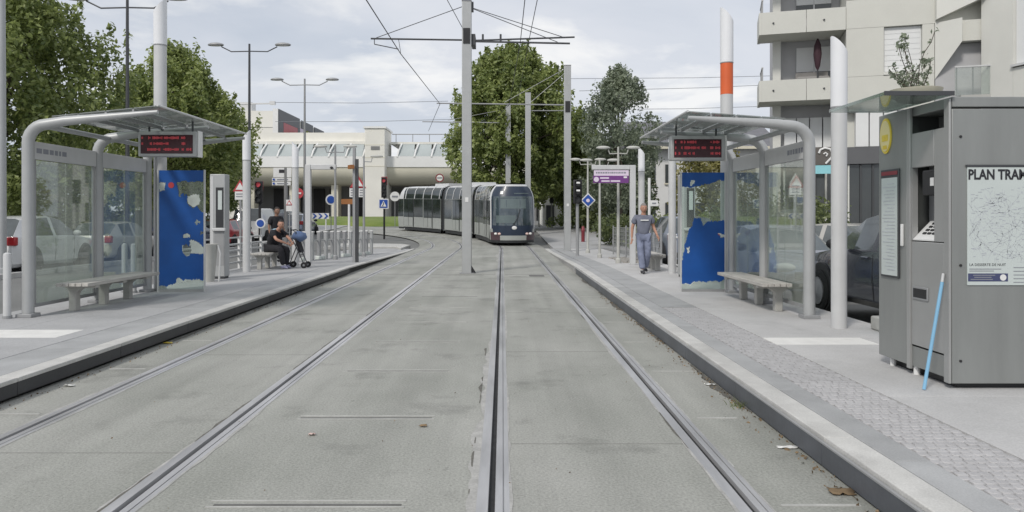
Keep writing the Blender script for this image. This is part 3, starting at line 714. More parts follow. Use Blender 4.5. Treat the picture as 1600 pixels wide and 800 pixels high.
# ------------------------------------------------------------------ light columns, bollards, totems, bins
def column(label, x, y, zsplit, ztop, r, hi, band=None):
    zb = ZT(y); t = thing('light_column', label, 'light column', (x, y, zb), group='white light columns of the stop')
    m = MB(); m.lathe((x, y, 0), [(r, zb), (r, zsplit)], 20); m.build('shaft', 'light_metal', t)
    n = 20; vs = []
    for zf in (0, 1):
        for j in range(n):
            a = 2 * math.pi * j / n; dx = math.cos(a); z = zsplit if not zf else ztop - r * 1.6 * (1 - hi * dx) / 2 * 1.5
            vs.append((x + r * 1.05 * dx, y + r * 1.05 * math.sin(a), z + (.004 if not zf else 0)))
    m = MB(); m.add(vs, [(j, (j + 1) % n, n + (j + 1) % n, n + j) for j in range(n)] + [tuple(range(n - 1, -1, -1)), tuple(range(n, 2 * n))]); m.build('acrylic_top', 'white_acrylic', t)
    m = MB(); m.lathe((x, y, 0), [(r * 1.075, zsplit - .012), (r * 1.075, zsplit + .006)], 20); m.build('collar', 'mid_metal', t)
    if band: m = MB(); m.lathe((x, y, 0), [(r * 1.02, band[0]), (r * 1.02, band[1])], 20); m.build('orange_band', 'orange', t)
    return t
column('near white light column with slanted top in front of the right shelter', 4.26, 9.36, 2.98, 3.88, .095, -1)
column('tall white light column with an orange band behind the right shelter', 4.24, 13.98, 4.5, 5.55, .115, -1, (3.9, 4.5))
column('tall white light column with slanted top behind the left shelter', -6.5, 14.05, 4.85, 5.72, .115, 1)
column('white light column beside the left ticket totem', -6.47, 18.7, 3.02, 3.78, .095, 1)
column('white light column behind the seated man', -6.05, 21.6, 3.02, 3.78, .095, -1)
column('white light column under the left end of the right display', 4.2, 18.3, 3.02, 3.78, .09, -1)
column('white light column behind the walking man beside the purple sign', 4.4, 23.4, 3.02, 3.80, .10, -1)
for i, (x, y, lab) in enumerate([(-6.83, 10.2, 'slim grey bollard beside the front post of the left shelter'), (-7.0, 13.7, 'grey bollard behind the left bench, left one of two'), (-6.78, 13.6, 'grey bollard behind the left bench, right one of two')]):
    t = thing('bollard', lab, 'bollard', (x, y, .19), group='grey bollards')
    m = MB(); m.lathe((x, y, 0), [(.05, .19), (.05, 1.06), (.045, 1.085), (.02, 1.10)], 16); m.build('post', 'light_metal', t)
    m = MB(); m.lathe((x, y, 0), [(.062, .19), (.062, .23)], 16); m.build('foot_ring', 'mid_metal', t)
def totem(label, x, y, s):
    t = thing('ticket_totem', label, 'ticket machine', (x, y, .19), group='ticket totems')
    m = MB(); m.bx(x - .17, x + .17, y - .15, y + .15, .24, 2.55); m.build('cabinet', 'grey_metal', t, bev=.015)
    m = MB(); m.bx(x - .15, x + .15, y - .13, y + .13, .19, .24); m.build('plinth', 'dark_metal', t)
    m = MB(); m.bx(x - .155, x - .085, y - .156, y - .1505, .3, 2.5); m.build('edge_trim', 'light_metal', t)
    m = MB(); m.bx(x - .03, x + .14, y - .158, y - .1505, 1.35, 2.25); p = m.build('screen_panel', 'tram_dark', t)
    m = MB(); m.bx(x + .02, x + .11, y - .164, y - .1585, 1.75, 2.18); m.build('notice', 'poster', p)
    m = MB(); m.bx(x - .06, x + .15, y - .158, y - .1505, .5, 1.28); m.build('service_door', 'mid_metal', t)
    m = MB(); m.bx(x - .10, x + .2, y - .22, y - .1505, 1.27, 1.33); m.build('shelf', 'light_metal', t, bev=.01)
totem('grey ticket totem with a screen right of the left blue screen', -6.42, 16.8, 1)
totem('pale ticket totem seen through the right blue screen', 4.28, 17.2, -1)
t = thing('litter_bin', 'pale tapered litter bin leaning by the left ticket totem', 'bin', (-6.36, 16.0, .19))
m = MB(); m.lathe((-6.36, 16.0, 0), [(.12, .19), (.19, .95), (.205, 1.0), (.185, 1.0), (.17, .93)], 18); m.build('bucket', 'bin_grey', t)
m = MB(); m.tube([(-6.12, 15.97, .19), (-6.09, 15.97, .8), (-6.15, 15.98, .98)], .02, 8); m.build('bracket', 'light_metal', t)

# ------------------------------------------------------------------ ticket kiosk on the right
X0 = 3.64
t = thing('ticket_kiosk', 'large grey metal ticket kiosk with tram map poster on the right platform', 'kiosk', (4.3, 6.6, .19))
def kb_(name, m, x0, x1, y0, y1, z0, z1, parent=None, bev=.004, lab=None):
    b = MB(); b.bx(x0, x1, y0, y1, z0, z1); o = b.build(name, m, parent or t, bev=bev)
    if lab: o['label'] = lab
    return o
kb_('housing', 'kiosk', 3.92, 5.5, 6.065, 7.13, .27, 2.49)
kb_('partition', 'kiosk_dark', 3.66, 3.915, 6.635, 6.66, .27, 2.49)
kb_('plinth', 'black', 3.74, 5.5, 6.09, 7.1, .19, .268, bev=0)
fp = kb_('front_panel', 'kiosk', 3.665, 5.5, 6.03, 6.06, .235, 2.478, bev=.006)
kb_('cornice', 'kiosk', 3.665, 5.5, 6.025, 7.12, 2.492, 2.575, bev=.006)
kb_('corner_post', 'kiosk_light', X0, 3.66, 6.028, 6.10, .235, 2.56)
kb_('roof_plate', 'kiosk_glass', 3.10, 3.66, 6.0, 7.02, 2.582, 2.612, bev=.002)
kb_('roof_edge', 'dark_metal', 3.095, 3.66, 5.985, 5.998, 2.58, 2.615, bev=0)
for zz in (2.25, 1.2, .42):
    d = MB(); d.lathe((3.735, 6.027, zz), [(.011, -.004), (.011, .004)], 10, 'y'); d.build('bolt', 'black', fp)
dp = kb_('side_door', 'kiosk', X0, 3.66, 6.662, 7.15, .27, 2.565, bev=.005)
kb_('door_jamb', 'kiosk_light', X0 - .004, 3.662, 6.60, 6.655, .24, 2.565)
SQ = lambda b_: setattr(b_, 'v', [(x, 7.01 + (y - 7.01) * .6, z) for x, y, z in b_.v])
d = MB(); d.lathe((X0 - .006, 7.01, 2.36), [(.168, -.005), (.168, .005)], 32, 'x'); SQ(d); rd = d.build('roundel', 'yellow', dp)
d = MB(); d.lathe((X0 - .0135, 7.01, 2.36), [(.146, -.002), (.146, .002)], 32, 'x'); SQ(d); d.build('roundel_face', 'yellow_pale', rd)
d = MB(); d.bx(X0 - .019, X0 - .016, 6.955, 7.06, 2.31, 2.37); d.bx(X0 - .019, X0 - .016, 6.975, 7.045, 2.235, 2.27); d.build('roundel_print', 'yellow', rd, smooth=False)
cs = kb_('notice_case', 'dark_metal', X0 - .016, X0 - .001, 6.765, 7.085, 1.03, 2.04, dp, .004)
kb_('notice_sheet', 'poster', X0 - .020, X0 - .0165, 6.785, 7.065, 1.05, 1.96, cs, 0)
kb_('notice_header', 'dull_red', X0 - .020, X0 - .0165, 6.785, 7.065, 1.985, 2.02, cs, 0)
d = MB(); rng = random.Random(2)
for k in range(26): 
    z = 1.9 - k * .032; d.bx(X0 - .0225, X0 - .0205, 6.80 + rng.uniform(0, .04), 7.05 - rng.uniform(0, .1), z, z + .008)
struct(d.build('notice_print', 'map_ink', cs, smooth=False), 'stuff')
kb_('door_handle', 'white', X0 - .022, X0 - .001, 6.70, 6.73, 1.33, 1.53, dp, .006)
mc = kb_('machine_upper', 'kiosk_light', X0 + .01, 3.70, 6.112, 6.255, 1.385, 2.335, bev=.005)
kb_('machine_head', 'kiosk_light', X0 + .01, 3.70, 6.258, 6.598, 2.03, 2.335, bev=.005)
mc = kb_('machine_side', 'kiosk_light', X0 + .01, 3.70, 6.585, 6.598, 1.385, 2.028, bev=0)
kb_('niche_back', 'mid_metal', 3.82, 3.86, 6.11, 6.62, 1.385, 2.34, bev=0)
nb = kb_('card_reader', 'black', 3.665, 3.79, 6.27, 6.46, 1.78, 2.0, bev=.012)
kb_('reader_label', 'white', 3.660, 3.664, 6.28, 6.33, 1.86, 1.93, nb, 0)
d = MB(); d.add([(3.655, 6.262, 1.40), (3.655, 6.58, 1.40), (3.81, 6.58, 1.56), (3.81, 6.262, 1.56), (3.655, 6.262, 1.388), (3.655, 6.58, 1.388), (3.81, 6.58, 1.388), (3.81, 6.262, 1.388)],
                [(0, 1, 2, 3), (4, 7, 6, 5), (0, 4, 5, 1), (2, 6, 7, 3), (1, 5, 6, 2), (0, 3, 7, 4)]); kp = d.build('keypad_shelf', 'white', t)
d = MB()
for i in range(4):
    for j in range(3): d.box((3.70 + .028 * i, 6.34 + .07 * j, 1.452 + .028 * i), (.02, .045, .01), m=Matrix.Rotation(R(-45), 3, 'Y'))
struct(d.build('keys', 'black', kp, smooth=False), 'stuff')
ml = kb_('machine_lower', 'kiosk_light', X0 + .01, 3.70, 6.112, 6.598, .46, 1.378, bev=.006)
sl = kb_('return_slot', 'mid_metal', X0, X0 + .009, 6.33, 6.57, .87, .985, ml, .003); kb_('slot_opening', 'black', X0 - .003, X0 - .0005, 6.35, 6.55, .888, .967, sl, 0)
d = MB(); d.bx(X0 + .02, X0 + .05, 6.105, 6.61, .27, .445); d.build('kick_plate', 'kiosk', t)
for yy in (6.60, 7.0): d = MB(); d.lathe((3.70, yy, 0), [(.028, .19), (.028, .27)], 10); d.build('foot', 'white', t)
# map poster, printed flat
pf = kb_('map_poster', 'poster', 3.785, 5.2, 6.020, 6.0285, 1.04, 2.0, bev=0)
kb_('poster_frame', 'dark_metal', 3.775, 5.2, 6.016, 6.0285, 2.002, 2.02, pf, 0)
vs, fs = text_mesh('PLAN TRAM', .112, .0008, bold=.0035); d = MB(); d.add([Vector((3.79 + v.x * .80, 6.0185 + v.z, 1.902 + v.y)) for v in vs], fs); d.v = [(x, y, 1.902 + (z - 1.902) * 1.02) for x, y, z in d.v]
tm = d.build('poster_title', 'ink', pf, smooth=False)
rng = random.Random(8)
def ribbon(mb, pts, wd, y):
    for a, b in zip(pts, pts[1:]):
        dx, dz = b[0] - a[0], b[1] - a[1]; l_ = math.hypot(dx, dz) or 1; nx, nz = -dz / l_ * wd / 2, dx / l_ * wd / 2
        mb.add([(a[0] + nx, y, a[1] + nz), (b[0] + nx, y, b[1] + nz), (b[0] - nx, y, b[1] - nz), (a[0] - nx, y, a[1] - nz)], [(0, 1, 2, 3)])
d = MB()
for k in range(150):
    p = (rng.uniform(3.80, 4.55), rng.uniform(1.25, 1.80)); a = rng.uniform(0, 6.28); pts = [p]
    for _ in range(rng.randint(3, 9)):
        a += rng.gauss(0, .5); p = (p[0] + .035 * math.cos(a), p[1] + .035 * math.sin(a))
        if not (3.795 < p[0] < 5.1 and 1.22 < p[1] < 1.83): break
        pts.append(p)
    ribbon(d, pts, rng.choice((.0025, .003, .0045)), 6.0195)
struct(d.build('map_lines', 'map_ink', pf, smooth=False), 'stuff')
d = MB()
for k in range(170):
    x, z = rng.uniform(3.80, 4.6), rng.uniform(1.24, 1.84); wd = rng.uniform(.012, .035); d.add([(x, 6.0192, z), (x + wd, 6.0192, z), (x + wd, 6.0192, z + .005), (x, 6.0192, z + .005)], [(0, 1, 2, 3)])
struct(d.build('map_names', 'map_label', pf, smooth=False), 'stuff')
vs, fs = text_mesh('LA DESSERTE DE NUIT', .03, .0004); d = MB(); d.add([Vector((3.80 + v.x, 6.019 + v.z, 1.196 + v.y)) for v in vs], fs); d.build('poster_subtitle', 'ink', pf, smooth=False)
nb = kb_('poster_box', 'ink_blue', 3.79, 4.115, 6.0186, 6.0196, 1.07, 1.135, pf, 0)
d = MB(); d.lathe((4.075, 6.0178, 1.102), [(.026, -.0004), (.026, .0004)], 18, 'y'); d.build('poster_badge', 'white', nb)
d = MB()
for k, (a, b) in enumerate([(.02, .2), (.05, .19), (.04, .22)]): d.bx(3.79 + a, 3.79 + b, 6.0174, 6.018, 1.083 + k * .017, 1.090 + k * .017)
for k in range(5): d.bx(4.16, 4.45 + .05 * (k % 2), 6.0184, 6.0194, 1.06 + k * .03, 1.066 + k * .03)
for k in range(2): d.bx(3.80, 4.0 + .06 * k, 6.0184, 6.0194, 1.152 + k * .016, 1.158 + k * .016)
d.build('poster_small_print', 'ink_grey', pf, smooth=False)

t = thing('broom_handle', 'light blue stick leaning against the ticket kiosk', 'stick', (3.42, 6.03, .19))
m = MB(); m.tube([(3.42, 6.0, .195), (3.612, 6.075, 1.06)], .0135, 10); m.build('stick', 'stick_blue', t)
m = MB(); m.tube([(3.612, 6.075, 1.061), (3.625, 6.08, 1.13)], .0115, 10); m.build('tip', 'light_metal', t)
t = thing('potted_plant', 'small leggy shrub in a shallow cream bowl on the kiosk roof', 'plant', (3.66, 6.55, 2.613))
m = MB(); m.lathe((3.66, 6.55, 0), [(.12, 2.613), (.19, 2.66), (.215, 2.72), (.20, 2.722), (.17, 2.69)], 28); m.build('bowl', 'cream', t)
rng = random.Random(4); V = []; Fc = []; sb = MB(); org = Vector((3.66, 6.55, 2.613))
for k in range(16):
    a = rng.uniform(0, 6.28); l_ = rng.uniform(.16, .36) if k > 2 else rng.uniform(.5, .62); sp = .5 if k > 2 else .12
    p = Vector((.04 * math.cos(a), .04 * math.sin(a), .07)); d = Vector((math.cos(a) * sp, math.sin(a) * sp, 1)).normalized(); pts = [p.copy()]
    for s_ in range(6):
        d = (d + Vector((rng.gauss(0, .12), rng.gauss(0, .12), .02))).normalized(); p = p + d * l_ / 6; pts.append(p.copy())
        leaves(V, Fc, p, (.035, .035, .03), 5 if s_ else 1, .019, rng)
    sb.tube(pts, .0035, 5)
for c, r_, n_ in (((-.12, 0, .5), .05, 46), ((.1, .02, .36), .04, 34), ((-.10, .0, .58), .035, 26)): leaves(V, Fc, Vector(c), (r_, r_, r_), n_, .02, rng); sb.tube([(0, 0, .2), (c[0] * .5, 0, c[2] * .7), c], .003, 5)
m = MB(); m.v = V; m.f = Fc; mb_build_fast(m, 'foliage', 'leaf_grey', t); sb.build('stems', 'bark', t, world=False)
t = thing('concrete_block', 'rough pale concrete block behind the ticket kiosk', 'block', (4.62, 9.1, .19))
m = MB(); m.bx(4.60, 4.85, 8.95, 9.25, .19, .36); m.build('lower_block', 'bench_concrete', t, bev=.02)
# ------------------------------------------------------------------ apartment building on the right
AX, AY = 10.87, 31.0; EA = R(-16.5); ex, ey = math.cos(EA), math.sin(EA)
def fa(s, d, z): return (AX + ex * s + ey * d * 1.0, AY + ey * s - ex * d * 1.0, z)     # s along the facade, d out towards the street
apt = thing('apartment_building', 'beige modern apartment building with wide balconies behind the right shelter', 'building', (AX, AY, -.06))
def fb(name, m, s0, s1, d0, d1, z0, z1, parent=None, bev=0., rnd=False):
    b = MB(); b.add([fa(s, d, z) for s in (s0, s1) for d in (d0, d1) for z in (z0, z1)], [(0, 1, 3, 2), (4, 6, 7, 5), (0, 4, 5, 1), (2, 3, 7, 6), (0, 2, 6, 4), (1, 5, 7, 3)])
    return b.build(name, m, parent or apt, bev=bev, smooth=bool(bev))
fb('core_wall', 'facade', 3.25, 9.6, -9, -.35, -.1, 16)
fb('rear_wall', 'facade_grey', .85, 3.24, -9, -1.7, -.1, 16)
for (z0, z1) in ((6.38, 7.26), (9.18, 10.1), (12.0, 12.9)):
    sl = fb('balcony', 'facade', 0, 3.22, -1.65, .0, z0 + .02, z0 + .24)
    fb('parapet_panel', 'facade', .0, 1.72, .003, .10, z0, z1, sl); fb('parapet_panel', 'facade', 1.74, 3.22, .003, .10, z0, z1, sl)
    fb('parapet_panel', 'facade', -.11, -.002, -1.65, .10, z0, z1, sl)
    for k in range(6): fb('railing_post', 'mid_metal', .02, .06, -1.6 + k * .3, -1.57 + k * .3, z1, z1 + .55, sl)
    fb('handrail', 'light_metal', .0, .07, -1.62, -.05, z1 + .55, z1 + .6, sl)
    for s_ in (.45, 2.4):
        b = MB(); b.lathe(fa(s_, .125, z0 + .45), [(.035, -.03), (.035, .03)], 8, 'y'); b.build('wall_fitting', 'dark_metal', sl)
fb('corner_column', 'facade_pale', .52, .84, -1.6, -1.3, -.1, 16)
fb('facade_panel', 'facade', 3.24, 9.6, -.34, .06, 9.2, 10.35); fb('facade_panel', 'facade', 3.24, 4.62, -.34, .06, 7.25, 9.19); fb('facade_panel', 'facade', 6.0, 6.42, -.34, .06, 7.25, 9.19)
fb('facade_panel', 'facade', 3.24, 6.42, -.34, .062, 5.85, 7.24); fb('facade_panel', 'facade', 3.24, 6.42, -.34, .06, 10.37, 13)
wn = fb('window', 'shutter', 4.63, 5.99, -.30, -.10, 7.38, 9.18); fb('window_sill', 'facade_pale', 4.6, 6.02, -.09, .10, 7.26, 7.37, wn)
for k in range(8): fb('shutter_slat', 'shutter', 4.66, 5.96, -.097, -.088, 7.42 + k * .215, 7.62 + k * .215, wn)
wn = fb('window', 'shutter', 4.63, 5.99, .065, .09, 10.45, 12.2)
# recess wall details between the balconies
for z in (7.3, 10.2):
    dr = fb('terrace_door', 'shop_glass', 1.5, 2.9, -1.69, -1.64, z, z + 1.6); fb('door_frame', 'light_metal', 2.18, 2.24, -1.635, -1.61, z, z + 1.6, dr); fb('blind', 'shutter', 1.5, 2.9, -1.637, -1.62, z + .55, z + 1.6, dr)
# slanted bay and glass balcony at the wing joint
b = MB(); b.add([fa(6.44, .07, 7.0), fa(7.2, .75, 8.3), fa(7.2, .75, 9.2), fa(6.44, .07, 9.2), fa(6.44, -.3, 7.0), fa(7.2, -.3, 8.3), fa(7.2, -.3, 9.2), fa(6.44, -.3, 9.2)],
               [(0, 1, 2, 3), (4, 7, 6, 5), (0, 4, 5, 1), (2, 6, 7, 3), (0, 3, 7, 4), (1, 5, 6, 2)]); b.build('slanted_bay', 'facade_pale', apt, smooth=False)
b = MB(); b.add([fa(6.44, .3, 9.3), fa(8.9, 1.3, 10.3), fa(8.9, 1.3, 13), fa(6.44, .3, 13), fa(6.44, .08, 9.3), fa(8.9, .08, 10.3), fa(8.9, .08, 13), fa(6.44, .08, 13)],
               [(0, 1, 2, 3), (4, 7, 6, 5), (0, 4, 5, 1), (2, 6, 7, 3), (0, 3, 7, 4), (1, 5, 6, 2)]); b.build('upper_bay', 'facade_pale', apt, smooth=False)
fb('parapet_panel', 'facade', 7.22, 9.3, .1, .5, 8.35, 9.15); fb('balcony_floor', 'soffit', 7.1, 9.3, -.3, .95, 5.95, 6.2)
fb('glass_balustrade', 'glass_rail', 6.9, 9.3, .9, .93, 6.2, 7.25); fb('handrail', 'light_metal', 6.9, 9.3, .88, .95, 7.26, 7.31)
for k in range(5): fb('railing_post', 'mid_metal', 6.95 + k * .55, 6.99 + k * .55, .84, .895, 6.2, 7.24)
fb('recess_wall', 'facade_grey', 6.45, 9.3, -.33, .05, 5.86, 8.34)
# right wing, its street side running back towards the track's vanishing line
wx, wy = 18.3, 28.2; dxw, dyw = .258, -.966
def fw(s, d, z): return (wx + dxw * s + dyw * d, wy + dyw * s - dxw * d, z)       # d > 0 towards the track
def fwb(name, m, s0, s1, d0, d1, z0, z1, parent=None):
    b = MB(); b.add([fw(s, d, z) for s in (s0, s1) for d in (d0, d1) for z in (z0, z1)], [(0, 1, 3, 2), (4, 6, 7, 5), (0, 4, 5, 1), (2, 3, 7, 6), (0, 2, 6, 4), (1, 5, 7, 3)])
    return b.build(name, m, parent or apt, smooth=False)
fwb('wing_wall', 'facade_pale', 0, 9, -6, -.25, -.1, 16)
fwb('wall_pier', 'facade_pale', 0, 1.3, -.24, .05, -.1, 16); fwb('wall_panel', 'facade_pale', 1.31, 9, -.24, .05, 4.0, 7.0); fwb('wall_panel', 'facade_pale', 2.7, 9, -.24, .05, 7.01, 16)
wn = fwb('window', 'shutter', 1.31, 2.69, -.24, -.1, 7.12, 12); fwb('window_sill', 'light_metal', 1.28, 2.72, -.09, .16, 7.03, 7.11, wn)
# first floor: white upright panels, dark band, glazed shop front
for k in range(16):
    s_ = 1.0 + k * .52
    if s_ > 9: break
    fb('upright_panel', 'shutter', s_, s_ + .47, -.33 if s_ > 3.2 else -1.68, .02 if s_ > 3.2 else -1.45, 4.42, 5.84)
fb('shop_fascia', 'band_dark', 3.0, 9.6, -.34, .12, 3.72, 4.40); fb('shop_fascia', 'band_dark', .85, 2.98, -1.69, -1.3, 3.72, 4.40)
sg = fb('shop_glazing', 'shop_glass', 3.25, 9.6, -.345, -.05, .25, 3.7); sg2 = fb('shop_glazing', 'shop_glass', .86, 3.2, -1.69, -1.55, .25, 3.7)
for k in range(14): fb('mullion', 'dark_metal' if k % 3 else 'facade_pale', 3.3 + k * .45, 3.36 + k * .45, -.049, .03, .25, 3.7, sg)
for k in range(6): fb('mullion', 'dark_metal' if k % 2 else 'facade_pale', .95 + k * .42, 1.03 + k * .42, -1.548, -1.46, .25, 3.7, sg2)
fb('shop_sill', 'facade_grey', .85, 9.6, -1.68, .1, -.1, .24)
t = thing('parasol', 'folded dark parasol on the lower balcony of the apartment building', 'parasol', fa(2.25, -.7, 6.62))
p = Vector(fa(2.25, -.7, 0)); m = MB(); m.tube([(p.x, p.y, 6.62), (p.x, p.y, 9.0)], .03, 8); m.build('pole', 'dark_metal', t)
m = MB(); m.lathe((p.x, p.y, 0), [(.04, 7.75), (.10, 7.9), (.17, 8.4), (.13, 8.8), (.03, 9.05)], 10); m.build('folded_canopy', 'maroon', t)
t = thing('balcony_sofa', 'grey outdoor sofa on the lower balcony of the apartment building', 'sofa', fa(2.1, -1.1, 6.62))
q2 = Matrix.Rotation(EA, 3, 'Z'); p = Vector(fa(2.1, -1.1, 6.62)); m = MB(); m.box(p + Vector((0, 0, .45)), (1.3, .6, .9), m=q2); m.build('seat', 'sofa', t, bev=.08)
m = MB(); m.box(p + q2 @ Vector((0, .35, .6)), (1.3, .09, 1.15), m=q2); m.build('backrest', 'sofa', t, bev=.04)
# the shop's projecting sign: white ear-like hook over a cyan strip
p = Vector(fa(2.45, .3, 3.7)); t = thing('shop_sign', 'square dark sign with a white ear-shaped hook over a cyan strip', 'sign', p)
def sgp(u, v, d=0.): return (p.x + ex * u + ey * d, p.y + ey * u - ex * d, p.z + v)
m = MB(); m.box(sgp(0, .35), (.84, .08, .72), m=q2); m.build('sign_board', 'sign_board', t)
m = MB(); m.box(sgp(0, -.20), (.96, .09, .34), m=q2); m.build('cyan_strip', 'cyan', t)
hook = [(-.27, .46), (-.22, .60), (-.05, .67), (.14, .62), (.24, .46), (.2, .28), (.08, .14), (-.02, .03)]
m = MB(); m.tube([sgp(u, v, .06) for u, v in hook], .045, 8); m.build('hook_mark', 'white', t)
m = MB(); m.tube([sgp(u, v, .06) for u, v in [(-.1, .42), (-.02, .48), (.05, .42), (.0, .33)]], .035, 8); m.build('hook_mark', 'white', t)
m = MB(); m.box(sgp(.0, .2, -.85), (.05, 1.56, .05), m=q2); m.build('bracket', 'dark_metal', t)

# ------------------------------------------------------------------ railway viaduct with the tube gallery
D = 95.; vz = 1.0
via = thing('railway_viaduct', 'long cream railway viaduct with rounded belly and glazed gallery in the background', 'viaduct', (-16, D, vz))
def vprism(name, m, prof, x0, x1, parent=None):
    b = MB(); b.prism([(D + a, z) for a, z in prof], 'x', x0, x1); return b.build(name, m, parent or via)
belly = [(0, 7.9)] + [(2.6 * (1 - math.cos(a)), 7.9 - 2.2 * math.sin(a)) for a in [k / 8 * math.pi / 2 for k in range(1, 9)]] + [(7, 5.7), (7, 7.9)]
vprism('belly', 'viaduct_beige', belly, -36, 22)
vprism('white_band', 'viaduct_white', [(-.12, 7.92), (-.12, 9.3), (7, 9.3), (7, 7.92)], -36, 22)
for k in range(26):
    x0 = -35.5 + k * 2.2
    if -17.6 < x0 < -15: continue
    b = MB(); b.add([(x0 + .12, D - .05, 9.31), (x0 + 2.08, D - .05, 9.31), (x0 + 2.08, D + 1.5, 11.0), (x0 + .12, D + 1.5, 11.0), (x0 + .12, D + 1.6, 9.31), (x0 + 2.08, D + 1.6, 9.31), (x0 + 2.08, D + 1.7, 11.0), (x0 + .12, D + 1.7, 11.0)],
                    [(0, 1, 2, 3), (4, 7, 6, 5), (0, 4, 5, 1), (2, 6, 7, 3), (0, 3, 7, 4), (1, 5, 6, 2)]); b.build('gallery_pane', 'viaduct_glass', via, smooth=False)
    b = MB(); b.tube([(x0, D - .15, 9.2), (x0 + .16, D + .28, 10.1), (x0 + .42, D + 1.4, 11.05)], .12, 6); b.build('gallery_rib', 'viaduct_white', via)
vprism('deck', 'stone_white', [(1.5, 11.02), (1.5, 11.4), (2.2, 11.5), (2.2, 12.6), (9, 12.6), (9, 11.02)], -36, -17.4); vprism('deck', 'stone_white', [(1.5, 11.02), (1.5, 11.3), (9, 11.3), (9, 11.02)], -14.6, 22)
for k in range(17):
    b = MB(); b.tube([(-14 + k * 2.2, D + 2.4, 11.3), (-14 + k * 2.2, D + 2.4, 12.4)], .05, 5); b.build('deck_rail_post', 'mid_metal', via)
b = MB(); b.tube([(-14.5, D + 2.4, 12.4), (22, D + 2.4, 12.4)], .06, 6); b.build('deck_rail', 'mid_metal', via)
b = MB(); b.bx(-17.4, -14.85, D - 1.6, D + 4, vz - .3, 12.7); b.build('stair_tower', 'stone_white', via, bev=.08)
b = MB(); b.bx(-17.55, -14.7, D - 1.75, D + 4.2, 12.71, 12.95); b.build('tower_cap', 'viaduct_white', via)
for zz in (10.6, 9.0, 7.9): b = MB(); b.bx(-17.42, -14.83, D - 1.63, D - 1.605, zz, zz + .07); b.build('tower_joint', 'viaduct_beige', via)
b = MB(); b.bx(-16.6, -15.5, D - 1.66, D - 1.605, 10.0, 10.45); b.build('tower_plate', 'far_grey', via)
for x in (-33, -27.5, -22, -9, -3, 4, 11): b = MB(); b.bx(x - .45, x + .45, D + 2, D + 4, vz - .3, 5.72); b.build('pier', 'viaduct_beige' if x < -20 else 'far_grey', via)
b = MB(); b.bx(-36, 22, D + 7.2, D + 7.6, vz - .2, 5.9); b.build('back_wall', 'far_grey', via, smooth=False)
for k, x in enumerate((-31.5, -29.2, -26, -23.8, -20.6, -12.6, -10.8, -6.5, -1)): b = MB(); b.bx(x, x + 1.5, D + 6.9, D + 7.15, vz, 5.4); b.build('doorway', 'far_dark', via, smooth=False)
# cream and red block behind the viaduct
blk = thing('cinema_block', 'cream building with a dark sloping front and one big red panel', 'building', (-37, 112, vz))
b = MB(); b.bx(-41.5, -33.4, 110, 146, vz - .3, 17.3); b.build('wall', 'stone_white', blk, smooth=False)
for zz in (12.2, 14.8): b = MB(); b.bx(-41.5, -33.42, 109.96, 109.985, zz, zz + .06); b.build('wall_joint', 'far_grey', blk)
b = MB(); b.bx(-34.1, -33.32, 109.8, 109.95, vz, 17.6); b.build('corner_trim', 'white', blk)
x = -33.38
for (y0, y1, z0, z1, mm) in [(110.1, 121.5, 15.9, 17.6, 'band_dark'), (110.1, 112.4, 8, 15.88, 'band_dark'), (112.5, 120.2, 8, 15.88, 'red'), (120.3, 121.5, 8, 15.88, 'band_dark'), (122.5, 130, 16.2, 17.5, 'band_dark'), (131, 138, 16.2, 17.4, 'band_dark'), (139, 146, 16.2, 17.3, 'band_dark'),
                             (121.7, 127, 8, 16.1, 'lilac_text'), (127.1, 129.5, 8, 16.1, 'brown_sign'), (129.6, 137, 8, 16.1, 'cream')]:
    b = MB(); b.bx(x, x + .12, y0, y1, z0, z1); o = b.build('facade_panel', mm, blk, smooth=False)
b = MB(); b.bx(-41.2, -40.6, 112, 113, 17.31, 18.3); b.bx(-39.8, -38, 112, 114, 17.31, 18.9); b.tube([(-42, 112, 18.6), (-34.6, 112, 18.7)], .12, 6); b.bx(-35.2, -34.4, 111.7, 112.3, 18.5, 19.0); b.build('roof_plant', 'light_metal', blk)
# low houses right of the trees
hs = thing('gabled_house', 'low white house with grey tiled roof behind the grey-green tree', 'house', (13.5, 62, 0))
b = MB(); b.bx(10.5, 22, 60, 70, -.1, 7.2); b.build('wall', 'white', hs, smooth=False)
b = MB(); b.add([(10, 59.2, 7.2), (22.5, 59.2, 7.2), (22.5, 65, 9.9), (10, 65, 9.9), (22.5, 71, 7.2), (10, 71, 7.2)], [(0, 1, 2, 3), (3, 2, 4, 5), (0, 3, 5), (1, 4, 2), (0, 5, 4, 1)]); b.build('roof', 'roof_tile', hs, smooth=False)
b = MB(); b.bx(10, 22.5, 59.1, 59.25, 7.0, 7.22); b.build('gutter', 'cream', hs)
for x in (11.5, 13.2, 15.5, 17.6, 19.6):
    for z in (1.2, 4.3):
        b = MB(); b.bx(x, x + .9, 59.9, 59.99, z, z + 1.5); wn = b.build('window', 'shop_glass', hs); b = MB(); b.bx(x - .06, x + .96, 59.84, 59.99, z - .12, z - .01); b.build('window_sill', 'cream', wn)
gb = thing('gable_wall', 'narrow white gable wall of a small house right of the tram', 'house', (4.6, 66, G(66)))
b = MB(); b.prism([(3.6, .7), (6.0, .7), (6.0, 3.4), (4.6, 5.3), (3.6, 4.2)], 'y', 66, 72); b.build('wall', 'stone_white', gb, smooth=False)
b = MB(); b.add([(6.05, 65.8, 3.4), (4.6, 65.8, 5.42), (4.6, 72.2, 5.42), (6.05, 72.2, 3.4), (6.05, 65.8, 3.3), (4.6, 65.8, 5.32), (4.6, 72.2, 5.32), (6.05, 72.2, 3.3)], [(0, 1, 2, 3), (4, 7, 6, 5), (0, 4, 5, 1), (2, 6, 7, 3), (0, 3, 7, 4), (1, 5, 6, 2)]); b.build('roof', 'roof_tile', gb, smooth=False)
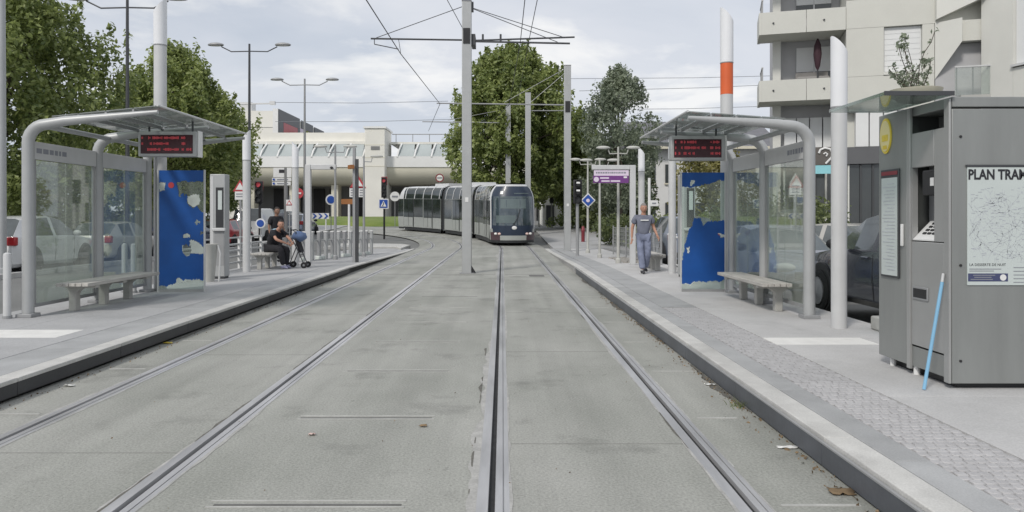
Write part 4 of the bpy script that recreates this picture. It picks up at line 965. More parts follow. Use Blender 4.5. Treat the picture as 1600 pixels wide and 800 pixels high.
b = MB(); b.bx(3.9, 4.6, 65.9, 65.99, .7, 2.6); b.build('door', 'far_dark', gb)
# ------------------------------------------------------------------ tram
trm = thing('tram', 'silver low-floor tram with a dark rounded front coming round the bend', 'tram', tuple(tp(.65, 39, 0)))
TS = 38.9
def tpt(s, lat, z):                       # s metres behind the nose along the track
    return tp(.65 + lat, TS + s, z)
W = 1.2
SEC = [(-W, .32), (-W, 1.06), (-W, 2.42), (-1.17, 2.62), (-1.09, 2.98), (-.94, 3.2), (-.7, 3.3), (0, 3.34), (.7, 3.3), (.94, 3.2), (1.09, 2.98), (1.17, 2.62), (W, 2.42), (W, 1.06), (W, .32)]
def strip(name, m, s0, s1, a, b, out=0., parent=None, z0=None, z1=None, seg=.7):
    k = max(2, int((s1 - s0) / seg)); mb = MB(); n = b - a + 1
    pr = [list(SEC[i]) for i in range(a, b + 1)]
    if z0 is not None: pr = [[pr[0][0], z0], [pr[0][0], z1]]; n = 2
    for i in range(k + 1):
        s = s0 + (s1 - s0) * i / k
        for x, z in pr: mb.v.append(tuple(tpt(s, x * (1 + out), z + (out * .6 if z > 2.5 else 0))))
    mb.f += [(i * n + j, i * n + j + 1, (i + 1) * n + j + 1, (i + 1) * n + j) for i in range(k) for j in range(n - 1)]
    return mb.build(name, m, parent or trm)
modules = [(1.45, 6.6), (7.15, 12.9), (13.45, 19.3)]
for mi, (a, b) in enumerate(modules):
    bd = strip('car_body', 'tram_silver', a, b, 0, 2); strip('roof', 'tram_roof', a, b, 5, 9); strip('shoulder_glazing', 'tram_glass', a, b, 3, 5, .002); strip('shoulder_glazing', 'tram_glass', a, b, 9, 11, .002); strip('car_body', 'tram_silver', a, b, 12, 14)
    strip('cant_rail', 'tram_glass', a, b, 2, 3); strip('cant_rail', 'tram_glass', a, b, 11, 12)
    mb = MB(); mb.v = [tuple(tpt(s, x, .33)) for s in (a, (a + b) / 2, b) for x in (-W, W)]; mb.f = [(0, 1, 3, 2), (2, 3, 5, 4)]; mb.build('floor_pan', 'tram_dark', trm)
    k = 4 if mi < 3 else 4; wd = (b - a) / k
    for i in range(k):
        u, v = a + i * wd + .05, a + (i + 1) * wd - .05; dr = (i + mi) % 2 == 1
        for side in (0, 13):
            zlo = .42 if dr else 1.08
            wn = strip('door' if dr else 'window', 'tram_glass', u, v, side if side == 0 else 14, (side if side == 0 else 14), .006, None, zlo, 2.40)
            if dr:
                strip('door_panel', 'tram_silver', u + .04, v - .04, side if side == 0 else 14, side if side == 0 else 14, .012, wn, .42, 1.05)
                c = (u + v) / 2; strip('door_seam', 'tram_dark', c - .02, c + .02, side if side == 0 else 14, side if side == 0 else 14, .014, wn, .42, 2.4)
            else:
                strip('frame_bar', 'tram_dark', v + .01, v + .09, side if side == 0 else 14, side if side == 0 else 14, .012, wn, .34, 2.4)
    for i in range(5):                    # shallow ribs across the white roof shoulder
        s = a + .3 + i * (b - a - .6) / 4; strip('roof_rib', 'tram_roof', s - .05, s + .05, 2, 6, .014, seg=.05)
    strip('skirt', 'tram_dark', a + .15, b - .15, 0, 0, -.03, None, .10, .32); strip('skirt', 'tram_dark', a + .15, b - .15, 14, 14, -.03, None, .10, .32)
    for s in (a + .9, b - .9):
        for lat in (-.72, .72):
            p = tpt(s, lat, .29); wb = MB(); wb.lathe(p, [(.28, -.05), (.28, .05)], 14, 'x'); wb.build('wheel', 'dark_metal', trm)
    if mi: s0 = modules[mi - 1][1]; strip('bellows', 'tram_dark', s0, a, 0, 14, -.05, seg=.12)
for (s, l_) in ((8.2, 2.0), (13.3, 2.2)):
    mb = MB(); 
    for i in range(4):
        for x, z in ((-.7, 3.3), (-.65, 3.5), (.65, 3.5), (.7, 3.3)): mb.v.append(tuple(tpt(s + l_ * i / 3, x, z)))
    mb.f = [(i * 4 + j, i * 4 + j + 1, i * 4 + 5 + j, i * 4 + 4 + j) for i in range(3) for j in range(3)] + [(0, 3, 2, 1), (12, 13, 14, 15)]; mb.build('roof_unit', 'tram_roof', trm)
# the two rounded cabs: a grid over the nose, cut into its panels
def cab(s_base, sgn, L_):
    zl = [.16, .30, .42, .55, .72, .9, 1.08, 1.35, 1.7, 2.05, 2.4, 2.62, 2.85, 3.02, 3.16, 3.26]
    def hw(z): return 1.19 - .05 * max(0, .9 - z) - (.0 if z < 2.3 else .40 * ((z - 2.3) / .96) ** 2.8)
    def dep(u, z):
        lean = .10 + .40 * max(0, (z - 1.1) / 2.15) ** 1.7 + .10 * max(0, (.9 - z)) ** 1.4
        return lean + .62 * abs(u) ** 3.2
    us = [-1, -.985, -.95, -.9, -.8, -.6, -.3, 0, .3, .6, .8, .9, .95, .985, 1]
    P = {}
    for j, z in enumerate(zl):
        for i, u in enumerate(us): P[i, j] = tpt(s_base + sgn * min(dep(u, z), L_ - .05), hw(z) * u, z)
        # run back to the module
        P['L', j] = tpt(s_base + sgn * L_, -hw(z) * 1.005, z); P['R', j] = tpt(s_base + sgn * L_, hw(z) * 1.005, z)
    groups = {}
    def put(key, q): groups.setdefault(key, []).append(q)
    n = len(us)
    for j in range(len(zl) - 1):
        z = (zl[j] + zl[j + 1]) / 2
        for i in range(n - 1):
            u = abs(us[i] + us[i + 1]) / 2
            if z < .30: key = ('underside', 'tram_dark')
            elif z < .55: key = ('bumper', 'tram_maroon' if u > .55 else 'tram_silver')
            elif z < .72: key = ('light_band', 'tram_maroon' if u > .5 else 'tram_navy')
            elif z < 1.08: key = ('front_mask', 'tram_navy') if u < (.86 if z < .9 else .93) else (('cab_corner', 'tram_silver') if z < .9 else ('window_frame', 'tram_roof'))
            elif z < 2.62: key = ('windscreen', 'tram_windshield') if u < .92 else (('side_mask', 'tram_navy') if u < .96 else ('window_frame', 'tram_roof'))
            elif z < 3.16: key = ('destination_panel', 'tram_navy') if u < .96 else ('window_frame', 'tram_roof')
            else: key = ('front_roof', 'tram_roof')
            put(key, [P[i, j], P[i + 1, j], P[i + 1, j + 1], P[i, j + 1]])
        for a, b in (('L', 0), ('R', n - 1)):
            key = ('cab_side', 'tram_silver') if z < 1.08 else (('cab_window', 'tram_glass') if z < 2.4 else ('cab_cant', 'tram_roof'))
            if z < .3: key = ('underside', 'tram_dark')
            put(key, [P[a, j], P[b, j], P[b, j + 1], P[a, j + 1]])
    j = len(zl) - 1
    put(('front_roof', 'tram_roof'), [P['L', j]] + [P[i, j] for i in range(n)] + [P['R', j]])
    made = {}
    for (nm, mm), qs in groups.items():
        mb = MB(); idx = {}
        for q_ in qs:
            ids = []
            for v in q_:
                k = tuple(round(c, 4) for c in v)
                if k not in idx: idx[k] = len(mb.v); mb.v.append(tuple(v))
                ids.append(idx[k])
            mb.f.append(tuple(ids))
        made[nm, mm] = mb.build(nm, mm, trm, ang=50)
    return dep, hw, made
dep, hw, made = cab(0, 1, 1.48); cab(20.8, -1, 1.52)
def fr(u, z, off=.02): return tpt(dep(u, z) - off, hw(z) * u, z)
for u in (-.78, -.62, .62, .78):
    b = MB(); b.ell(fr(u, .64, .01), (.09, .06, .065), 12, 8); b.build('headlight', 'lamp_white' if abs(u) > .7 else 'lamp_warm', trm)
b = MB(); b.ell(fr(.04, .96, .0), (.14, .03, .10), 14, 8); b.build('emblem', 'white', trm)
def frq(name, m, u0, u1, z0, z1, off, n=6):
    b = MB(); vs = [fr(u0 + (u1 - u0) * i / n, z, off) for i in range(n + 1) for z in (z0, z1)]
    b.add(vs, [(2 * i, 2 * i + 2, 2 * i + 3, 2 * i + 1) for i in range(n)]); return b.build(name, m, trm)
frq('line_number', 'lamp_white', -.60, -.47, 2.74, 2.90, .006); frq('destination_line', 'blind', .05, .75, 2.76, 2.80, .006)
frq('upper_reflection', 'blind', -.80, .80, 1.98, 2.5, .006); frq('sill_line', 'blind', -.74, .74, 2.56, 2.61, .006); frq('lower_reflection', 'blind', -.76, .1, 1.22, 1.62, .006)  # the two large pale panels paint reflections onto the windscreen
b = MB(); b.tube([fr(-.02, 1.1, .03), fr(.2, 1.5, .03), fr(.3, 1.95, .03)], .018, 6); b.build('wiper', 'tram_dark', trm)
b = MB(); b.tube([tpt(.9, -1.2, 2.55), tpt(.75, -1.36, 2.5), tpt(.75, -1.38, 1.9)], [.02, .02, .06], 8); b.build('mirror', 'tram_dark', trm)

# ------------------------------------------------------------------ cars
def car(label, x, y, rz, paint, kind='hatch', group=None, z=-.06):
    t = thing('parked_car', label, 'car' if kind != 'van' else 'van', (x, y, z + G(y)), rz, group)
    # stations along the length (front at -y): y, top height, shoulder height, half width
    if kind == 'hatch': Ln, H, st = 4.1, 1.48, [(0, .58, .56, .62), (.08, .70, .66, .74), (.35, .80, .78, .84), (1.0, .93, .90, .87), (1.12, .97, .92, .88), (1.85, 1.42, .95, .88), (2.4, 1.48, .96, .88), (2.55, 1.48, .96, .88), (3.3, 1.44, .98, .87), (3.42, 1.42, .98, .87), (3.95, 1.0, .98, .80), (4.05, .78, .76, .76), (4.1, .5, .48, .70)]
    elif kind == 'suv': Ln, H, st = 4.4, 1.68, [(0, .68, .66, .66), (.08, .86, .82, .8), (.35, .96, .94, .89), (1.05, 1.06, 1.03, .92), (1.18, 1.10, 1.05, .92), (1.85, 1.60, 1.08, .92), (2.4, 1.68, 1.09, .92), (2.55, 1.68, 1.09, .92), (3.7, 1.63, 1.1, .91), (3.85, 1.60, 1.1, .9), (4.25, 1.1, 1.08, .84), (4.36, .85, .83, .8), (4.4, .55, .53, .74)]
    elif kind == 'van': Ln, H, st = 4.9, 1.95, [(0, .7, .68, .7), (.06, .88, .85, .84), (.3, 1.0, .97, .92), (.8, 1.12, 1.08, .95), (.92, 1.16, 1.1, .95), (1.7, 1.85, 1.12, .95), (2.3, 1.95, 1.13, .95), (2.45, 1.95, 1.13, .95), (4.4, 1.93, 1.13, .95), (4.55, 1.92, 1.13, .95), (4.82, 1.2, 1.12, .9), (4.88, .9, .88, .88), (4.9, .55, .53, .82)]
    else: Ln, H, st = 4.5, 1.44, [(0, .56, .54, .64), (.08, .68, .64, .76), (.4, .78, .76, .86), (1.2, .92, .89, .89), (1.32, .95, .91, .89), (2.1, 1.39, .94, .89), (2.6, 1.44, .95, .89), (2.75, 1.44, .95, .89), (3.3, 1.40, .96, .88), (3.42, 1.37, .96, .88), (4.0, 1.02, .96, .82), (4.42, .92, .9, .78), (4.5, .55, .53, .72)]
    P = []
    for (yy, zt, zs, w_) in st:
        rw = w_ * (.74 if zt > zs + .2 else .86); zb = .24
        zs_ = min(zs, zt - .015)
        ring = [(0, zb), (w_ * .86, zb), (w_ * .97, zb + .1), (w_ * 1.0, (zb + zs_) / 2 + .05), (w_ * .985, zs_ - .05), (w_ * .955, zs_), (rw, zt - .055 if zt > zs + .2 else zs_ + (zt - zs_) * .6), (rw * .82, zt - .008), (0, zt)]
        P.append([Vector((a, yy - Ln / 2, b)) for a, b in ring])
    nr = 9; grp = {}
    def put(k, q_): grp.setdefault(k, []).append(q_)
    glass_i = range(4, 10)
    for i in range(len(P) - 1):
        for j in range(nr - 1):
            key = ('body', 0)
            top = st[i][1] > st[i][2] + .2 or st[i + 1][1] > st[i + 1][2] + .2
            if j in (6, 7) and i == 4: key = ('windshield', 0)
            elif j in (6, 7) and i == 9: key = ('rear_window', 0)
            elif j == 5 and i in (4,): key = ('side_window', 1)
            elif j == 5 and i in (5, 7): key = ('side_window', i)
            elif j == 5 and i == 9 : key = ('body', 0)
            for sx in (1, -1):
                q_ = [P[i][j], P[i][j + 1], P[i + 1][j + 1], P[i + 1][j]]
                kk = key if key[0] in ('body', 'windshield', 'rear_window') else (key[0], key[1] * sx)
                put(kk, [Vector((v.x * sx, v.y, v.z)) for v in q_])
    for sx in (1, -1):
        put(('body', 0), [Vector((v.x * sx, v.y, v.z)) for v in P[0]]); put(('body', 0), [Vector((v.x * sx, v.y, v.z)) for v in P[-1]])
    body = None
    for (nm, k_), qs in sorted(grp.items()):
        mb = MB(); idx = {}
        for q_ in qs:
            ids = []
            for v in q_:
                k = tuple(round(c, 4) for c in v)
                if k not in idx: idx[k] = len(mb.v); mb.v.append(tuple(v))
                if idx[k] not in ids: ids.append(idx[k])
            if len(ids) > 2: mb.f.append(tuple(ids))
        if nm == 'side_window' and kind == 'van' and abs(k_) == 7: mm = paint
        else: mm = paint if nm == 'body' else 'car_glass'
        o = mb.build(nm, mm, t, world=False, ang=28)
        if nm == 'body': body = o
    fr0, rr0 = -Ln / 2 + .80, Ln / 2 - .82; wr = .31 if kind in ('hatch', 'sedan') else .345
    wh = .89 if kind in ('hatch', 'sedan') else .93
    for yy in (fr0, rr0):
        for sx in (1, -1):
            ar = MB(); ar.lathe((sx * (wh - .10), yy, wr + .05), [(wr + .075, -.09), (wr + .075, .115)], 20, 'x'); ar.v = [v for v in ar.v]; ar.build('wheel_arch', 'plastic', t, world=False)
            wl = MB(); wl.lathe((sx * (wh - .02), yy, wr), [(wr * .86, -.10), (wr, -.07), (wr, .055), (wr * .9, .075), (wr * .62, .07)], 22, 'x'); ty = wl.build('wheel', 'tyre', t, world=False)
            rm = MB(); xx = sx * (wh + .045) if sx > 0 else sx * (wh + .045) ; rm.lathe((sx * (wh + .04), yy, wr), [(wr * .66, -.03), (wr * .66, .03), (wr * .5, .022), (wr * .2, .035)], 16, 'x'); rm.build('rim', 'rim', ty, world=False)
    zl = st[2][1] - .13
    for sx in (1, -1):
        h = MB(); h.ell((sx * st[1][3] * .80, -Ln / 2 + .13, zl), (.22, .15, .10), 12, 8); h.build('headlight', 'lamp_white', t, world=False)
        tl = MB(); tl.box((sx * (st[-3][3] - .09), Ln / 2 - .09, st[-3][1] - .13), (.24, .16, .24 if kind != 'van' else .5)); tl.build('tail_light', 'tail_red', t, world=False, bev=.03)
        mr = MB(); mr.ell((sx * (st[4][3] + .12), st[4][0] - Ln / 2 + .35, st[4][2] + .10), (.13, .07, .085), 10, 7); mr.build('mirror', 'plastic' if paint != 'car_white' else paint, t, world=False)
        for fy in (.33, .565):
            yy = -Ln / 2 + Ln * fy; sm_ = MB(); wv = st[6][3]; sm_.tube([(sx * (wv * .975), yy, .36), (sx * (wv * 1.004), yy, .64), (sx * (wv * .985), yy, st[6][2] - .06)], .006, 5); sm_.build('door_seam', 'plastic', t, world=False)
        hd = MB(); hd.tube([(sx * (wv * .995), -Ln / 2 + Ln * .49, st[6][2] - .12), (sx * (wv * 1.0), -Ln / 2 + Ln * .54, st[6][2] - .12)], .018, 6); hd.build('door_handle', paint, t, world=False)
    gm = MB(); gm.box((0, -Ln / 2 + .02, .52), (.9, .08, .16)); gm.build('grille', 'plastic', t, world=False, bev=.02)
    bm_ = MB(); bm_.box((0, -Ln / 2 + .06, .33), (1.35, .14, .12)); bm_.build('front_bumper', 'plastic', t, world=False, bev=.03)
    bm_ = MB(); bm_.box((0, Ln / 2 - .05, .38), (1.4, .12, .2)); bm_.build('rear_bumper', 'plastic' if paint != 'car_white' else paint, t, world=False, bev=.04)
    for yy, s_ in ((-Ln / 2 - .025, 1), (Ln / 2 + .02, -1)):
        pm = MB(); pm.box((0, yy, .47 if s_ > 0 else .62), (.5, .012, .11)); pm.build('number_plate', 'white', t, world=False)
    return t
GR, GL = 'cars parked behind the right platform', 'cars parked along the left road'
car('glossy dark car parked behind the near white column, facing away', 6.25, 10.95, math.pi, 'car_dark', 'suv', GR, .02)
car('silver blue car facing the camera behind the right shelter', 6.0, 16.1, 0, 'car_silver', 'hatch', GR)
car('blue grey car with its rear window above the far bench', 6.35, 26.6, math.pi, 'car_bluegrey', 'suv', GR)
car('pale car in the car park behind the silver blue car', 9.3, 19.4, .35, 'car_beige', 'hatch', GR)
car('white car at the left edge showing its red tail light', -14.3, 22.4, math.pi + .04, 'car_white', 'suv', GL)
car('pale silver car seen through the first pane of the left shelter', -14.2, 27.3, math.pi, 'car_beige', 'hatch', GL)
car('dark blue van seen through the second pane of the left shelter', -14.6, 32.9, math.pi, 'car_blue', 'van', GL)
car('red car between the left blue screen and the ticket totem', -14.4, 38.6, math.pi, 'car_red', 'hatch', GL)
car('white van right of the left ticket totem', -14.6, 44.5, math.pi, 'car_white', 'van', GL)
car('silver car behind the white light column on the left', -13.9, 50.5, math.pi, 'car_silver', 'hatch', GL)
car('dark car on the roundabout under the viaduct', -24, 84, .9, 'car_dark', 'sedan', GL)
# ------------------------------------------------------------------ people
def skin(nodes, edges, sub=2):
    """nodes: list of (x,y,z,rx,ry); the first is the root"""
    me = bpy.data.meshes.new('s'); me.from_pydata([n[:3] for n in nodes], edges, []); o = bpy.data.objects.new('s', me); COL.objects.link(o)
    md = o.modifiers.new('skin', 'SKIN'); md.use_smooth_shade = True; md.branch_smoothing = .4
    if not me.skin_vertices: 
        bm = bmesh.new(); bm.from_mesh(me); bm.verts.layers.skin.verify(); bm.to_mesh(me); bm.free()
    for i, n in enumerate(nodes):
        s = me.skin_vertices[0].data[i]; s.radius = (n[3], n[4] if len(n) > 4 else n[3]); s.use_root = (i == 0)
    sb = o.modifiers.new('sub', 'SUBSURF'); sb.levels = sub; sb.render_levels = sub
    dg = bpy.context.evaluated_depsgraph_get(); m2 = bpy.data.meshes.new_from_object(o.evaluated_get(dg))
    vs = [v.co.copy() for v in m2.vertices]; fs = [tuple(p.vertices) for p in m2.polygons]
    COL.objects.unlink(o); bpy.data.objects.remove(o); bpy.data.meshes.remove(me); bpy.data.meshes.remove(m2); return vs, fs
def fold(vs):
    return [v + mnoise.noise_vector(Vector((v.x * 7, v.y * 7, v.z * 16))) * .014 + mnoise.noise_vector(Vector((v.x * 16, v.y * 16, v.z * 38))) * .006 for v in vs]
def head_mesh(mb, c, q):
    """head about 0.235 high, facing -y before q"""
    vs = []; fs = []; n, k = 20, 16
    for i in range(k + 1):
        t = math.pi * i / k
        for j in range(n):
            a = 2 * math.pi * j / n; x, y, z = math.sin(t) * math.cos(a), math.sin(t) * math.sin(a), math.cos(t)
            px, py, pz = .082 * x, .102 * y, .124 * z
            if z < -.1: px *= 1 - .28 * min(1, (-z - .1)); py *= 1 - .12 * (-z)
            if y < -.55 and abs(x) < .30 and -.35 < z < .15: py -= .022 * (1 - abs(x) / .30) * (1 - abs(z + .18) / .35 if abs(z + .18) < .35 else 0)      # nose
            if y < -.5 and .02 < z < .22 and .2 < abs(x) < .55: py += .008                                                                              # eye sockets
            if y < -.5 and -.75 < z < -.5: py -= .006                                                                                                   # chin
            vs.append(q @ Vector((px, py, pz)) + c)
    fs = [(i * n + j, (i + 1) * n + j, (i + 1) * n + (j + 1) % n, i * n + (j + 1) % n) for i in range(k) for j in range(n)]
    mb.add(vs, fs)
    for sx in (-1, 1):
        e = MB(); e.ell((sx * .077, .012, -.005), (.012, .022, .032), 8, 6); mb.add([q @ Vector(v) + c for v in e.v], e.f)
def hand_mesh(mb, wrist, d, side, up, curl=.35):
    """palm and five bent fingers from the wrist along d; side = direction of the thumb"""
    d = Vector(d).normalized(); sd = (Vector(side) - d * d.dot(Vector(side))).normalized(); nn = d.cross(sd).normalized()
    w_ = Vector(wrist); m = MB()
    m.tube([w_ - d * .02, w_ + d * .03, w_ + d * .075, w_ + d * .095], [.026, .036, .038, .03], 10, flat=.55)
    mb.add(m.v, m.f)
    for k, (o, l_) in enumerate(((-.030, .055), (-.011, .068), (.009, .073), (.028, .066))):
        p = w_ + d * .085 + sd * o; a = p + d * l_ * .45 + nn * curl * .015; b = a + (d + nn * curl * 1.2).normalized() * l_ * .35; c = b + (d + nn * curl * 2.4).normalized() * l_ * .3
        f = MB(); f.tube([p, a, b, c], [.009, .0088, .008, .006], 7); mb.add(f.v, f.f)
    p = w_ + d * .025 + sd * .028; a = p + (d * .5 + sd).normalized() * .035; b = a + (d + sd * .35).normalized() * .03
    f = MB(); f.tube([p, a, b], [.0125, .011, .008], 7); mb.add(f.v, f.f)
def person(label, loc, rz, J, cloth, headq, hairk):
    """J: joint table in local coordinates, figure facing -y; cloth: dict of materials"""
    t = thing('person', label, 'person', loc, rz)
    E = Vector
    j = {k: E(v) for k, v in J.items()}
    nodes = []; edges = []; ix = {}
    def nd(name, p, rx, ry=None, to=None):
        ix[name] = len(nodes); nodes.append((p[0], p[1], p[2], rx, ry or rx))
        if to is not None: edges.append((ix[to], ix[name]))
    nd('pelvis', j['pelvis'], .125, .095); nd('waist', j['waist'], .12, .09, 'pelvis'); nd('chest', j['chest'], .125, .085, 'waist'); nd('neck', j['neck'], .058, .058, 'chest'); nd('skull', j['head'] - E((0, 0, .05)), .055, .06, 'neck')
    for s in 'LR':
        nd('sh' + s, j['sh' + s], .045, .045, 'chest'); nd('el' + s, j['el' + s], .042, .042, 'sh' + s); nd('wr' + s, j['wr' + s], .027, .027, 'el' + s)
        nd('hip' + s, j['hip' + s], .088, .088, 'pelvis'); nd('kn' + s, j['kn' + s], .058, .058, 'hip' + s); nd('an' + s, j['an' + s], .038, .038, 'kn' + s)
    vs, fs = skin(nodes, edges); mb = MB(); mb.add(vs, fs); head_mesh(mb, j['head'], headq)
    for s, sx in (('L', 1), ('R', -1)): hand_mesh(mb, j['wr' + s], j.get('hd' + s, j['wr' + s] * 2 - j['el' + s]) - j['wr' + s], (-sx * .3, -1, 0), 1)
    body = mb.build('body', cloth.get('skin', 'skin'), t, world=False, ang=60)
    # shirt
    up = lambda a, b, f: j[a].lerp(j[b], f)
    sl = cloth.get('sleeve', .62)
    N_ = [(*(j['pelvis'] + E((0, 0, -.05 if j['pelvis'].z > .8 else -.0))), .168, .135), (*j['waist'], .182, .145), (*j['chest'], .185, .135), (*j['chest'].lerp(j['neck'], .62), .12, .09)]; E_ = [(0, 1), (1, 2), (2, 3)]
    for s in 'LR':
        k = len(N_); N_.append((*j['sh' + s], .088, .085)); E_.append((2, k)); N_.append((*up('sh' + s, 'el' + s, sl), .074, .074)); E_.append((k, k + 1))
    vs, fs = skin(N_, E_); vs = fold(vs); m = MB(); m.add(vs, fs); sh = m.build('shirt', cloth['shirt'], t, world=False, ang=60)
    N_ = [(*j['pelvis'], .145, .118)]; E_ = []
    for s in 'LR':
        k = len(N_); N_ += [(*j['hip' + s], .112, .112), (*j['kn' + s], .09, .09), (*j['an' + s], .07, .074)]; E_ += [(0, k), (k, k + 1), (k + 1, k + 2)]
    vs, fs = skin(N_, E_); vs = fold(vs); m = MB(); m.add(vs, fs); m.build('trousers', cloth['trousers'], t, world=False, ang=60)
    for s in 'LR':
        a = j['an' + s]; f = j.get('ft' + s, E((0, -1, 0))); m = MB()
        vs, fs = skin([(a.x, a.y, a.z - .02, .045, .045), (a.x - f.x * .03, a.y - f.y * .03, a.z - .05, .044, .042), (a.x + f.x * .10, a.y + f.y * .10, a.z - .06, .046, .034), (a.x + f.x * .17, a.y + f.y * .17, a.z - .066, .036, .026)], [(0, 1), (0, 2), (2, 3)], 1)
        m.add(vs, fs); m.build('shoe', cloth['shoe'], t, world=False, ang=60)
    c = j['head']; h = MB(); n, k = 18, 8
    for i in range(k + 1):
        tt = math.pi * hairk * i / k
        for a_ in range(n):
            a = 2 * math.pi * a_ / n; x, y, z = math.sin(tt) * math.cos(a), math.sin(tt) * math.sin(a), math.cos(tt)
            lift = 1.045 if not (y < -.2 and z < .55) else .93
            h.v.append(tuple(headq @ Vector((.083 * x * lift, .103 * y * lift + .004, .125 * z * lift + .003)) + c))
    h.f = [(i * n + a_, (i + 1) * n + a_, (i + 1) * n + (a_ + 1) % n, i * n + (a_ + 1) % n) for i in range(k) for a_ in range(n)]
    h.build('hair', cloth['hair'], t, world=False, ang=60)
    for sx in (-1, 1):
        e = MB(); e.ell(headq @ Vector((sx * .032, -.088, .016)) + c, (.014, .009, .009), 8, 6); e.build('eye', 'black', t, world=False)
    e = MB(); e.tube([headq @ Vector((x, -.091 + abs(x) * .25, -.06)) + c for x in (-.024, 0, .024)], .0045, 6); e.build('mouth', 'terracotta', t, world=False)
    return t, j, sh
I3 = Matrix.Identity(3)
WALK = dict(pelvis=(0, 0, .93), waist=(0, .005, 1.08), chest=(0, .005, 1.30), neck=(0, -.005, 1.475), head=(0, -.03, 1.61),
            shL=(.185, .01, 1.405), elL=(.265, .05, 1.14), wrL=(.325, -.10, .93), shR=(-.185, .01, 1.405), elR=(-.265, .06, 1.13), wrR=(-.285, .02, .87),
            hipL=(.085, 0, .90), knL=(.085, -.10, .50), anL=(.07, .10, .13), hipR=(-.085, 0, .90), knR=(-.085, -.09, .49), anR=(-.065, -.20, .10))
pm, j, sh = person('man in grey blue tee and jeans walking towards the camera on the right platform', (3.49, 18.3, .19), .04, WALK,
       dict(skin='skin', shirt='tee_blue', trousers='jeans', shoe='shoe', hair='hair_grey', sleeve=.7), Matrix.Rotation(R(6), 3, 'X'), .40)
m = MB(); m.box((0, -.128, 1.315), (.20, .006, .03)); m.build('chest_print', 'white', sh, world=False)
STAND = dict(pelvis=(0, 0, .93), waist=(0, .005, 1.08), chest=(0, .0, 1.30), neck=(0, -.01, 1.475), head=(0, -.035, 1.60), shL=(.18, .01, 1.40), elL=(.24, .03, 1.13), wrL=(.22, -.12, .95), shR=(-.18, .01, 1.40), elR=(-.24, .04, 1.13), wrR=(-.25, -.05, .88),
             hipL=(.09, 0, .90), knL=(.10, -.03, .50), anL=(.11, .02, .10), hipR=(-.09, 0, .90), knR=(-.10, -.02, .50), anR=(-.11, .0, .10))
person('standing person in black behind the seated man on the left platform', (-7.0, 22.9, ZT(22.9)), .9, STAND, dict(skin='skin_dark', shirt='cloth_black', trousers='cloth_black', shoe='shoe', hair='hair_dark', sleeve=.9), I3, .5)
SIT = dict(pelvis=(0, .10, .56), waist=(0, .04, .70), chest=(0, -.10, .92), neck=(0, -.20, 1.07), head=(0, -.27, 1.19), shL=(.185, -.12, 1.0), elL=(.23, -.36, .80), wrL=(.11, -.56, .70), shR=(-.185, -.12, 1.0), elR=(-.24, -.34, .79), wrR=(-.10, -.56, .69),
           hipL=(.09, .06, .55), knL=(.13, -.38, .53), anL=(.10, -.36, .10), hipR=(-.09, .06, .55), knR=(-.14, -.40, .53), anR=(-.11, -.46, .10))
ps, j, sh = person('man in dark clothes sitting bent forward on the left platform bench', (-6.22, 20.1, .19), R(62), SIT, dict(skin='skin', shirt='cloth_black', trousers='cloth_black', shoe='shoe_pale', hair='hair_dark', sleeve=.7), Matrix.Rotation(R(-38), 3, 'Z') @ Matrix.Rotation(R(8), 3, 'X'), .42)
vs, fs = skin([(0, -.05, .99, .20, .10), (.16, -.10, 1.02, .095, .09), (-.16, -.10, 1.02, .095, .09), (0, .03, .92, .15, .07)], [(0, 1), (0, 2), (0, 3)]); m = MB(); m.add(vs, fs); m.build('shoulder_cape', 'cloth_lightblue', ps, world=False, ang=60)
# folded pushchair with a blue bundle in front of the seated man
t = thing('pushchair', 'folded dark pushchair with a blue bundle in front of the seated man', 'pushchair', (-5.62, 20.25, .19))
b0 = Vector((-5.62, 20.25, .19))
for sx in (-1, 1):
    m = MB(); m.tube([b0 + Vector((-.16, sx * .2, .09)), b0 + Vector((.02, sx * .19, .55)), b0 + Vector((.02, sx * .18, .98)), b0 + Vector((-.08, sx * .18, 1.04))], .014, 7); m.build('frame_tube', 'dark_metal', t)
    m = MB(); m.tube([b0 + Vector((.24, sx * .17, .09)), b0 + Vector((.06, sx * .18, .5)), b0 + Vector((-.10, sx * .18, .82))], .014, 7); m.build('frame_tube', 'dark_metal', t)
    for dx in (-.16, .24):
        m = MB(); m.lathe(b0 + Vector((dx, sx * .21, .085)), [(.055, -.02), (.085, -.016), (.085, .016), (.055, .02)], 16, 'y'); w_ = m.build('wheel', 'tyre', t); m = MB(); m.lathe(b0 + Vector((dx, sx * .21, .085)), [(.03, -.024), (.03, .024)], 10, 'y'); m.build('hub', 'rim', w_)
m = MB(); m.tube([b0 + Vector((-.09, -.19, 1.04)), b0 + Vector((-.09, .19, 1.04))], .016, 7); m.build('handlebar', 'black', t)
m = MB(); m.tube([b0 + Vector((.12, -.18, .36)), b0 + Vector((.12, .18, .36))], .012, 7); m.build('cross_bar', 'dark_metal', t)
m = MB(); m.add([b0 + Vector(v) for v in ((-.04, -.17, .82), (-.04, .17, .82), (.10, .17, .42), (.10, -.17, .42), (.02, -.17, .84), (.02, .17, .84), (.15, .17, .44), (.15, -.17, .44))], [(0, 1, 2, 3), (4, 7, 6, 5), (0, 4, 5, 1), (2, 6, 7, 3), (1, 5, 6, 2), (0, 3, 7, 4)]); m.build('seat_cloth', 'cloth_black', t)
m = MB(); m.ell(b0 + Vector((.06, 0, .86)), (.20, .22, .14), 16, 10); m.v = [(x + .03 * mnoise.noise(Vector((x, y, z)) * 12), y, z + .03 * mnoise.noise(Vector((y, z, x)) * 10)) for x, y, z in m.v]; m.build('blue_bundle', 'cloth_denim', t)
